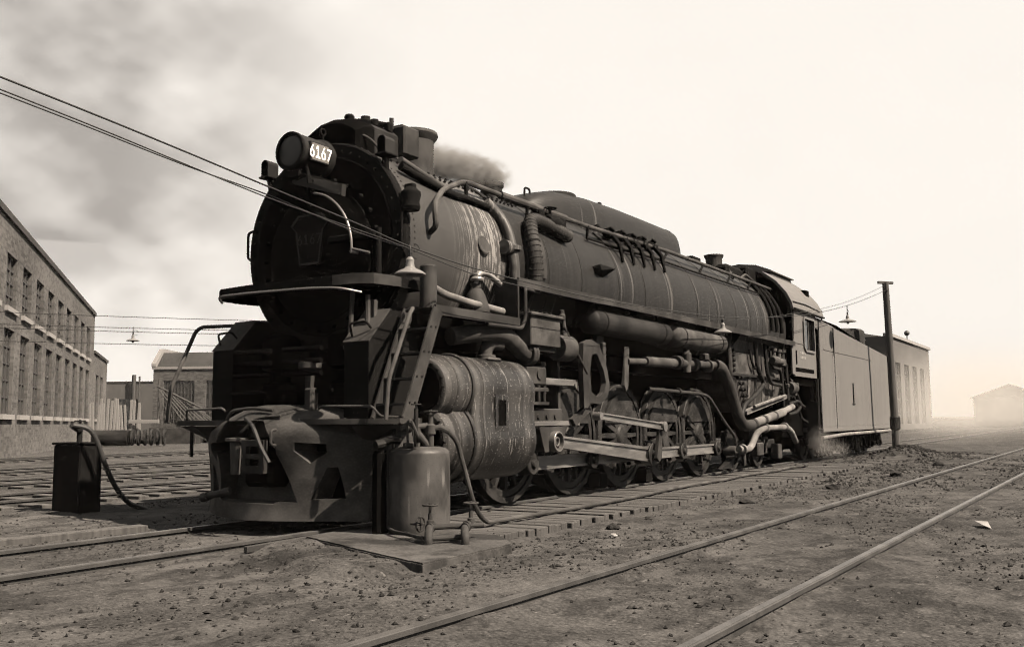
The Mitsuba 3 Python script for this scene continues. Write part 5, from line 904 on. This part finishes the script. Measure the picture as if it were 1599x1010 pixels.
def wire(pts, r):
    p = np.array(pts); f = PchipInterpolator(p[:, 0], p[:, 1:]); xs = np.linspace(p[0, 0], p[-1, 0], 90)
    return tube(np.c_[xs, f(xs)], r, 6)
single('overhead_wire', wire(W1, 0.0075), 'wire_black', 'thicker overhead wire carrying the hanging lamps past the locomotive', 'wire', smooth=True)
single('overhead_wire', wire(W2, 0.0055), 'wire_black', 'thin overhead wire strung beside the lamp wire', 'wire', smooth=True)
single('overhead_wire', wire(W3, 0.0055), 'wire_black', 'thin kinked wire ending at the lamp in front of the smokebox', 'wire', smooth=True)
def lamp(c, lab, ztop, R=0.165, loop=True):
    k = thing('yard_lamp', lab, 'lamp', 'hanging yard lamps' if False else None)
    x, y, z = c
    part(k, 'shade', lathe([(z, R), (z+0.012, R), (z+0.04, R*0.78), (z+0.065, R*0.42), (z+0.085, 0.05), (z+0.13, 0.042), (z+0.16, 0.045), (z+0.19, 0.025), (z+0.2, 0)], 'z', (x, y, 0), 32), 'lamp_enamel', label='conical enamel lamp shade')
    part(k, 'bulb', lathe([(z-0.06, 0.0), (z-0.05, 0.03), (z-0.02, 0.04), (z+0.01, 0.03), (z+0.02, 0)], 'z', (x, y, 0), 16), 'bulb_glass')
    th = np.linspace(0.3, 5.6, 18)
    part(k, 'cord', [cyl((x, y, z+0.18), (x, y, ztop), 0.012, 6), tube([(x+0.10+0.08*math.cos(t), y+0.01, z+0.27+0.08*math.sin(t)) for t in th], 0.006, 5), bx(x-0.02, x+0.02, y-0.02, y+0.02, z+0.19, z+0.27, 0.005)], 'wire_black')
lamp((-0.83, -2.0, 2.69), 'pale shaded lamp hanging in front of the smokebox', 3.0)
lamp((8.7, -2.0, 2.78), 'small shaded lamp hanging against the boiler below the middle handrail', 3.09)
lamp((18.95, -2.02, 3.84), 'shaded lamp hanging against the sky above the tender', 4.31, 0.24)
# ------------------------------------------------------------------ background, left: built in a frame facing the camera
FW = np.array([math.cos(YAW), math.sin(YAW)]); RT = np.array([math.sin(YAW), -math.cos(YAW)])
def frame(u, d):
    """world matrix of a spot u metres to the right and d metres ahead of where the camera stands; local x = right, y = away"""
    o = CAM[:2]+RT*u+FW*d; M = np.eye(4); M[:2, 0] = RT; M[:2, 1] = FW; M[:2, 3] = o; return M
def put(m, M, turn=0):
    m = C(m) if isinstance(m, (list, tuple)) else m.copy()
    if turn: m.apply_transform(trimesh.transformations.rotation_matrix(math.radians(turn), (0, 0, 1)))
    m.apply_transform(M); return fixn(m) if m.is_watertight else m
def window(parent, M, x, z, w, h, nx, nz, y=0.0, mat='old_glass', turn=0):
    g = part(parent, 'window', put(bx(x, x+w, y+0.06, y+0.12, z, z+h), M, turn), mat)
    bars = [bx(x+w*i/nx-0.04, x+w*i/nx+0.04, y+0.0, y+0.058, z, z+h) for i in range(nx+1)] + [bx(x, x+w, y+0.005, y+0.055, z+h*j/nz-0.03, z+h*j/nz+0.03) for j in range(nz+1)]
    part(g, 'glazing_bar', put(bars, M, turn), 'steel_sash', smooth=False)
def wallwith(x0, x1, z0, z1, holes, th=0.35):
    p = sbox(x0, z0, x1, z1)
    for h in holes: p = p.difference(sbox(*h))
    return mapped(ext(p, th), lambda v: np.c_[v[:, 0], th-v[:, 2], v[:, 1]])
# brick shop with a big steel window
D1 = 95.0; M1 = frame(-36.9, D1)
bs = thing('brick_shop', 'brick workshop with tall steel sash windows left of the locomotive', 'building')
hol = [(1.95, 0.4, 5.05, 5.5), (6.2, 0.4, 9.3, 5.5), (10.5, 0.4, 13.6, 5.5)]
part(bs, 'wall', put([wallwith(0.9, 24, -1, 6.65, hol), bx(0.9, 1.25, 0.36, 18, -1, 6.65)], M1), 'brick', smooth=False)
for a, b, c, d in hol: window(bs, M1, a, b, c-a, d-b, 9, 8, 0.12)
part(bs, 'cornice', put([bx(0.8, 24, -0.15, 0.3, 6.652, 6.9)], M1), 'pale_stone', smooth=False)
part(bs, 'roof', put(hull([(1.2, 0.1, 6.9), (24, 0.1, 6.9), (1.2, 1.9, 8.45), (24, 1.9, 8.45), (1.2, 18, 8.4), (24, 18, 8.4), (1.2, 18, 6.9), (24, 18, 6.9)]), M1), 'roofing', smooth=False)
part(bs, 'parapet', put(hull([(0.75, -0.2, 6.9), (1.2, -0.2, 6.9), (0.75, 1.9, 8.85), (1.2, 1.9, 8.85), (0.75, -0.2, 7.2), (1.2, -0.2, 7.2), (0.75, 18, 8.85), (1.2, 18, 8.85), (0.75, 18, 6.9), (1.2, 18, 6.9)]), M1), 'pale_stone', smooth=False)
# low long building
D2 = 120.0; M2 = frame(-54.0, D2)
lw = thing('low_workshop', 'long low pale workshop between the brick shop and the tall building at left', 'building')
hol = [(3.3, 0.0, 6.8, 4.4), (9.6, 0.0, 15.0, 4.3), (15.9, 0, 16.9, 4.0)]
part(lw, 'wall', put([wallwith(-6, 22, -1, 6.45, hol)], M2), 'plain_wall', smooth=False)
part(lw, 'roof', put([bx(-6, 22, -0.1, 14, 6.452, 6.6)], M2), 'roofing', smooth=False)
for a, b, c, d in hol[:2]: window(lw, M2, a, b, c-a, d-b, 4, 4, 0.12)
part(lw, 'door', put(bx(15.9, 16.9, 0.1, 0.2, 0, 4.0), M2), 'steel_sash')
part(lw, 'chimney', put([cyl((6.3, -0.5, 0), (6.3, -0.5, 7.4), 0.25, 12), cyl((7.0, -0.5, 0), (7.0, -0.5, 7.2), 0.12, 10)], M2), 'steel_sash')
# tall building receding at the left
az = math.radians(18.7)
M3 = np.eye(4); dirv = FW*math.cos(az)-RT*math.sin(az); nv = np.array([dirv[1], -dirv[0]])
o3 = CAM[:2]+FW*26.0-RT*15.75
M3[:2, 0] = dirv; M3[:2, 1] = -nv; M3[:2, 3] = o3    # local x along the wall (away), y into the building
tb = thing('tall_shop', 'tall brick shop with rows of narrow windows at the far left edge', 'building')
def put3(m): return put(m, M3)
holes3 = [(x, zz, x+2.2, zz+h) for zz, h in ((1.6, 3.2),) for x in np.arange(2, 52, 3.6)] + [(x, 5.6, x+2.2, 7.6) for x in np.arange(2, 40, 3.6)]
part(tb, 'wall', put3([wallwith(-14, 43.0, -1, 8.8, [h for h in holes3 if h[2] < 42.5])]), 'brick_side', smooth=False)
part(tb, 'wing_wall', put3([wallwith(43.05, 54.5, -1, 6.2, [h for h in holes3 if h[0] > 43.2 and h[2] < 54.3 and h[1] < 3]), bx(54.1, 54.5, 0.36, 14, -1, 6.2)]), 'brick_side', smooth=False)
part(tb, 'end_wall', put3([bx(42.6, 43.0, 0.36, 14, 6.2, 8.8)]), 'brick_side', smooth=False)
part(tb, 'roof', put3([bx(-14, 43.05, -0.1, 14, 8.802, 9.05), bx(43.1, 54.6, -0.1, 14, 6.202, 6.4)]), 'roofing', smooth=False)
for a, b, c, d in holes3:
    if c < 42.5 or (a > 43.2 and c < 54.3 and b < 3): window(tb, M3, a, b, c-a, d-b, 3, 5 if b < 3 else 4, 0.12)
for a, b, c, d in holes3:
    if c < 42.5 or (a > 43.2 and c < 54.3 and b < 3): part(tb, 'sill', put3(bx(a-0.1, c+0.1, -0.12, 0.1, b-0.2, b-0.01)), 'pale_stone', smooth=False)
# leaning timber rack
Mr = frame(-25.6, 68.0)
rk = thing('timber_rack', 'dark lean-to rack of slanting poles in front of the brick shop', 'rack')
for k in range(9):
    part(rk, 'slanted_pole', put(cyl((0.2+0.32*k, 0.1*k, 3.7-0.18*k), (2.5+0.30*k, 0.1*k, 0.8), 0.05, 6), Mr), 'old_timber')
part(rk, 'post', put([cyl((0.1+0.45*k, 0.5, -0.1), (0.1+0.45*k, 0.5, 2.9-0.2*k), 0.07, 6) for k in range(7)] + [cyl((0.1, 0.4, 0.0), (0.1, 0.4, 4.4), 0.06, 6)], Mr), 'old_timber')
part(rk, 'beam', put([cyl((0, 0.4, 3.9), (3.6, 0.4, 2.1), 0.08, 6), cyl((-0.3, 0.3, 0.85), (5.4, 0.3, 0.65), 0.09, 6), bx(-0.3, 4.5, 0.2, 1.4, 0.95, 1.2)], Mr), 'old_timber')
# wheels and drum in front
Ms = frame(-22.4, 54.0)
single('steel_drum', put(lathe([(0, 0.42), (0.02, 0.45), (1.98, 0.45), (2.0, 0.42)], 'x', (-1.3, 0, 0.42), 24), Ms), 'engine_black', 'long dark steel drum lying in front of the timber rack', 'drum')
for k in range(6):
    single('stacked_wheel', put([turned(ringshape(0.30, 0.46, -0.06, 0.06, 'x', (0, 0, 0), 28, 0.015), 12, (0, 0, 1)).apply_translation((0.85+0.36*k, 0, 0.44)), turned(lathe([(-0.05, 0.1), (-0.02, 0.31), (0.02, 0.31), (0.05, 0.1)], 'x', (0, 0, 0), 24), 12, (0, 0, 1)).apply_translation((0.85+0.36*k, 0, 0.44))], Ms), 'wheel_paint', 'steel wheel, %s from the long drum in the row of wheels' % ('first', 'second', 'third', 'fourth', 'fifth', 'sixth')[k], 'wheel', 'wheels stacked in a row')
single('crate', put([bx(-1.1, 1.9, 1.0, 2.0, -0.1, 0.95, 0.02)], frame(-22.2, 60)), 'dusty_black', 'dark bin of scrap behind the stacked wheels', 'bin', smooth=False)
single('scrap_heap', put([moved(rock(0.4+0.3*RNG.uniform(), 60+k), RNG.uniform(-6, 5), RNG.uniform(0, 3), 0.15) for k in range(40)], frame(-20.5, 63)), 'cinder', 'dark heap of scrap along the far yard edge', 'scrap', kind='stuff', smooth=False)
single('white_board', put(bx(-1.05, 1.05, 0, 0.12, 1.25, 1.5, 0.01), frame(-25.6, 66)), 'pale_stone', 'long white board lying on the bin left of the rack', 'board', smooth=False)
single('plank_stack', put([turned(bx(-0.08, 0.08, 0.1*k, 0.1*k+0.06, -0.1, 2.5+0.5*RNG.uniform(), 0.01), RNG.uniform(-6, 6), (0, 1, 0)).apply_translation((-2.6+0.19*k, 0, 0)) for k in range(26)], frame(-28.2, 64)), 'pale_stone', 'pale sunlit boards leaning upright at the far left', 'boards', smooth=False, kind='stuff')
# left overhead wires with a lamp
def facing_wire(u0, z0, u1, z1, d, sag=0.25, r=0.01):
    return [put(tube([(u0+(u1-u0)*t, 0, z0+(z1-z0)*t-sag*4*t*(1-t)) for t in np.linspace(0, 1, 24)], r, 5), frame(0, d))]
for i, (yy0, yy1, lab) in enumerate(((458, 484, 'highest of the thin wires crossing the sky at left'), (482, 494, 'second wire from the top crossing the sky at left'), (488, 500, 'wire that carries the small lamp at left'), (513, 513, 'lowest of the thin wires crossing the sky at left'))):
    dd = 30.0; zf = lambda py, px: 1.158+dd*((650-0.0098*(px-900)*0 - py)/FPX)
    single('overhead_wire', facing_wire(-30, zf(yy0-30, 0)+0.0, 8.0, zf(yy1+22, 800), dd, 0.35), 'wire_black', lab, 'wire')
pL = frame(-12.05, 30.0) @ np.array([0, 0, 0, 1.0])
lamp((pL[0], pL[1], 3.80), 'small dark lamp hanging in the sky at left', 4.25, 0.20)

# ------------------------------------------------------------------ background, right
rb_ = thing('shop_building', 'hazy tall shop building beyond the end of the tender', 'building')
YB = 9.0
hx = [70, 108]; H8 = 8.7
hol = [(x, 0.5, x+2.6, 6.4) for x in np.arange(87.5, 105, 4.6)]
wl = mapped(ext(sbox(85, -1, 108, H8).difference(__import__('shapely').union_all([sbox(*h) for h in hol])), 0.35), lambda v: np.c_[v[:, 0], YB+0.35-v[:, 2], v[:, 1]])
part(rb_, 'wall', [wl, bx(107.6, 108, YB+0.36, YB+25, -1, H8), bx(84.6, 84.99, YB, YB+25, -1, H8)], 'plain_wall', smooth=False)
for a, b, c, d in hol:
    part(rb_, 'window', bx(a, c, YB+0.15, YB+0.2, b, d), 'old_glass')
    part(rb_, 'mullion', [bx(a+(c-a)*i/3-0.05, a+(c-a)*i/3+0.05, YB+0.08, YB+0.148, b, d) for i in (1, 2)] + [bx(a, c, YB+0.085, YB+0.145, b+(d-b)*i/5-0.04, b+(d-b)*i/5+0.04) for i in range(1, 5)], 'steel_sash', smooth=False)
part(rb_, 'parapet', [bx(84.5, 108.2, YB-0.2, YB+0.4, H8+0.002, H8+0.3)], 'pale_stone', smooth=False)
part(rb_, 'roof', [hull([(85, YB+0.4, H8), (108, YB+0.4, H8), (88, YB+12, H8+2.6), (104, YB+12, H8+2.6), (85, YB+24, H8), (108, YB+24, H8)])], 'roofing', smooth=False)
part(rb_, 'roof_ventilator', [cyl((98.3, YB+0.6, H8), (98.3, YB+0.6, H8+1.2), 0.06, 8), moved(trimesh.creation.icosphere(2, 0.28), 98.3, YB+0.6, H8+1.3)], 'steel_sash')
sh_ = thing('low_shed', 'low hazy shed at the far right beyond the rails', 'shed')
part(sh_, 'wall', bx(120, 134, -2.0, 6, -1, 3.4), 'plain_wall', smooth=False)
part(sh_, 'roof', hull([(119.5, -2.4, 3.4), (134.5, -2.4, 3.4), (119.5, 6.4, 3.4), (134.5, 6.4, 3.4), (119.5, 2, 5.0), (134.5, 2, 5.0)]), 'roofing', smooth=False)
part(sh_, 'door', bx(122, 125, -2.06, -2.0, 0, 2.8), 'steel_sash')
def tree(cx, cy, h, w, seed, lab):
    k = thing('tree', lab, 'tree'); g = np.random.default_rng(seed); tips = []; seg = []
    seg.append(tube([(cx, cy, -0.3), (cx+0.1, cy, h*0.35), (cx+0.2, cy+0.1, h*0.55)], [0.03*h, 0.02*h, 0.014*h], 8))
    for i in range(16):
        a, e = g.uniform(0, 6.28), g.uniform(0.35, 0.95); p0 = np.array([cx+0.1, cy, h*g.uniform(0.3, 0.55)])
        p1 = np.array([cx+w*0.8*math.cos(a)*math.sin(e*2.2)*0.8, cy+w*0.8*math.sin(a)*math.sin(e*2.2)*0.8, h*(0.45+0.5*e)])
        seg.append(tube([p0, (p0+p1)/2+g.normal(0, 0.2, 3), p1], [0.011*h, 0.007*h, 0.003*h], 6)); tips.append(p1)
    part(k, 'trunk', seg, 'old_timber')
    V, F = [], []
    for i in range(6500):
        tpt = tips[g.integers(len(tips))]; c = tpt+g.normal(0, 1, 3)*w*0.2*[1, 1, 0.8]; u, v = g.normal(0, 1, (2, 3))*0.11
        n = len(V); V += [c-u, c+v, c+u, c-v]; F += [(n, n+1, n+2), (n, n+2, n+3)]
    part(k, 'crown', trimesh.Trimesh(V, F, process=False), 'leafless', smooth=False)
tree(126, -9.5, 9.0, 5.0, 3, 'hazy bushy tree at the far right edge of the yard')

# ------------------------------------------------------------------ steam and haze
def plume(name, lab, blobs, lo, hi, res, dens, alb, rough=1.5, gain=1.9):
    """a cloud of real scattering volume: blobs are (x, y, z, r, weight)"""
    lo, hi = np.array(lo, float), np.array(hi, float); nx, ny, nz = res
    X = np.stack(np.meshgrid(*[lo[i]+(np.arange(n)+0.5)/n*(hi[i]-lo[i]) for i, n in enumerate((nx, ny, nz))], indexing='ij'), -1)
    f = np.zeros(X.shape[:3])
    for bx_, by_, bz_, r, w in blobs:
        r = np.broadcast_to(r, 3)
        f += w*np.exp(-(((X-[bx_, by_, bz_])/r)**2).sum(-1)*1.6)
    sc = rough/np.min([np.min(b[3]) for b in blobs])
    n = meshkit.fbm(X*sc, 4, 21)
    f = np.clip(f*np.clip(gain*(n-0.5)+0.6, 0, 2.0)-0.06, 0, None)
    edge = np.ones_like(f)
    for ax, nn in enumerate((nx, ny, nz)):
        e = np.minimum(np.arange(nn), np.arange(nn)[::-1])/(nn*0.12); sh = [1, 1, 1]; sh[ax] = nn; edge *= np.clip(e, 0, 1).reshape(sh)
    f *= edge
    g = mi.VolumeGrid(np.ascontiguousarray(f.transpose(2, 1, 0)[..., None].astype(np.float32)))
    tw = T().translate(lo.tolist()).scale((hi-lo).tolist())
    med = {'type': 'heterogeneous', 'albedo': {'type': 'constvolume', 'value': {'type': 'rgb', 'value': alb}}, 'sigma_t': {'type': 'gridvolume', 'grid': g, 'to_world': tw, 'raw': True}, 'scale': float(dens)}
    c, s = (lo+hi)/2, (hi-lo)/2
    scene[name] = {'type': 'cube', 'to_world': T().translate(c.tolist()).scale(s.tolist()), 'bsdf': {'type': 'null'}, 'interior': med}
    if HAZE: scene[name]['exterior'] = {'type': 'ref', 'id': 'air'}
    labels[name] = {'label': lab, 'category': 'steam', 'kind': 'stuff'}
SM = True
if SM:
    plume('stack_smoke', 'grey smoke drifting from the dome behind the stack', [(3.75, 0, 4.98, (.26, .3, .16), 1.3), (3.5, 0.0, 5.0, (.34, .35, .2), 1.2), (3.15, 0.05, 5.0, (.4, .4, .22), 1.1), (2.75, 0.05, 4.98, (.42, .4, .22), 1.0), (2.4, 0.1, 4.95, (.36, .4, .22), .9), (2.15, 0.1, 5.02, (.25, .35, .28), .6)], (1.6, -0.9, 4.6), (4.4, 1.0, 5.65), (110, 60, 52), 17.0, [0.20, 0.197, 0.194], 1.5, 3.2)
    plume('drifting_steam', 'pale steam drifting low across the rails behind the tender', [(29, -3.2, 0.8, (6, 2.2, 1.4), 1.0), (38, -3.5, 1.6, (9, 4, 2.4), 1.0), (52, -3, 2.0, (12, 6, 3.0), 0.9), (70, 0, 2.5, (18, 8, 4.0), 0.8), (24, -3.6, 0.5, (3, 1.2, .8), 0.6), (14, -7.2, 0.7, (6, 2.4, 1.1), 0.5)], (6, -12, -0.15), (95, 7.5, 7.5), (130, 50, 28), 0.065, [0.42, 0.405, 0.385], 1.2, 1.6)
    plume('cylinder_steam', 'wisp of steam under the cab steps', [(16.6, -1.75, 0.55, (.7, .3, .4), 1.0), (17.6, -1.85, 0.3, (.9, .35, .3), .8)], (15.4, -2.3, -0.02), (19.4, -1.32, 1.3), (50, 20, 26), 0.25, [0.7, 0.68, 0.66], 0.9, 1.2)
if HAZE:
    scene['haze'] = {'type': 'cube', 'to_world': T().translate([120, 30, 9.0]).scale([300, 260, 11.0]), 'bsdf': {'type': 'null'}, 'interior': {'type': 'ref', 'id': 'air'}}
    labels['haze'] = {'label': 'thin smoky air over the yard', 'kind': 'stuff'}
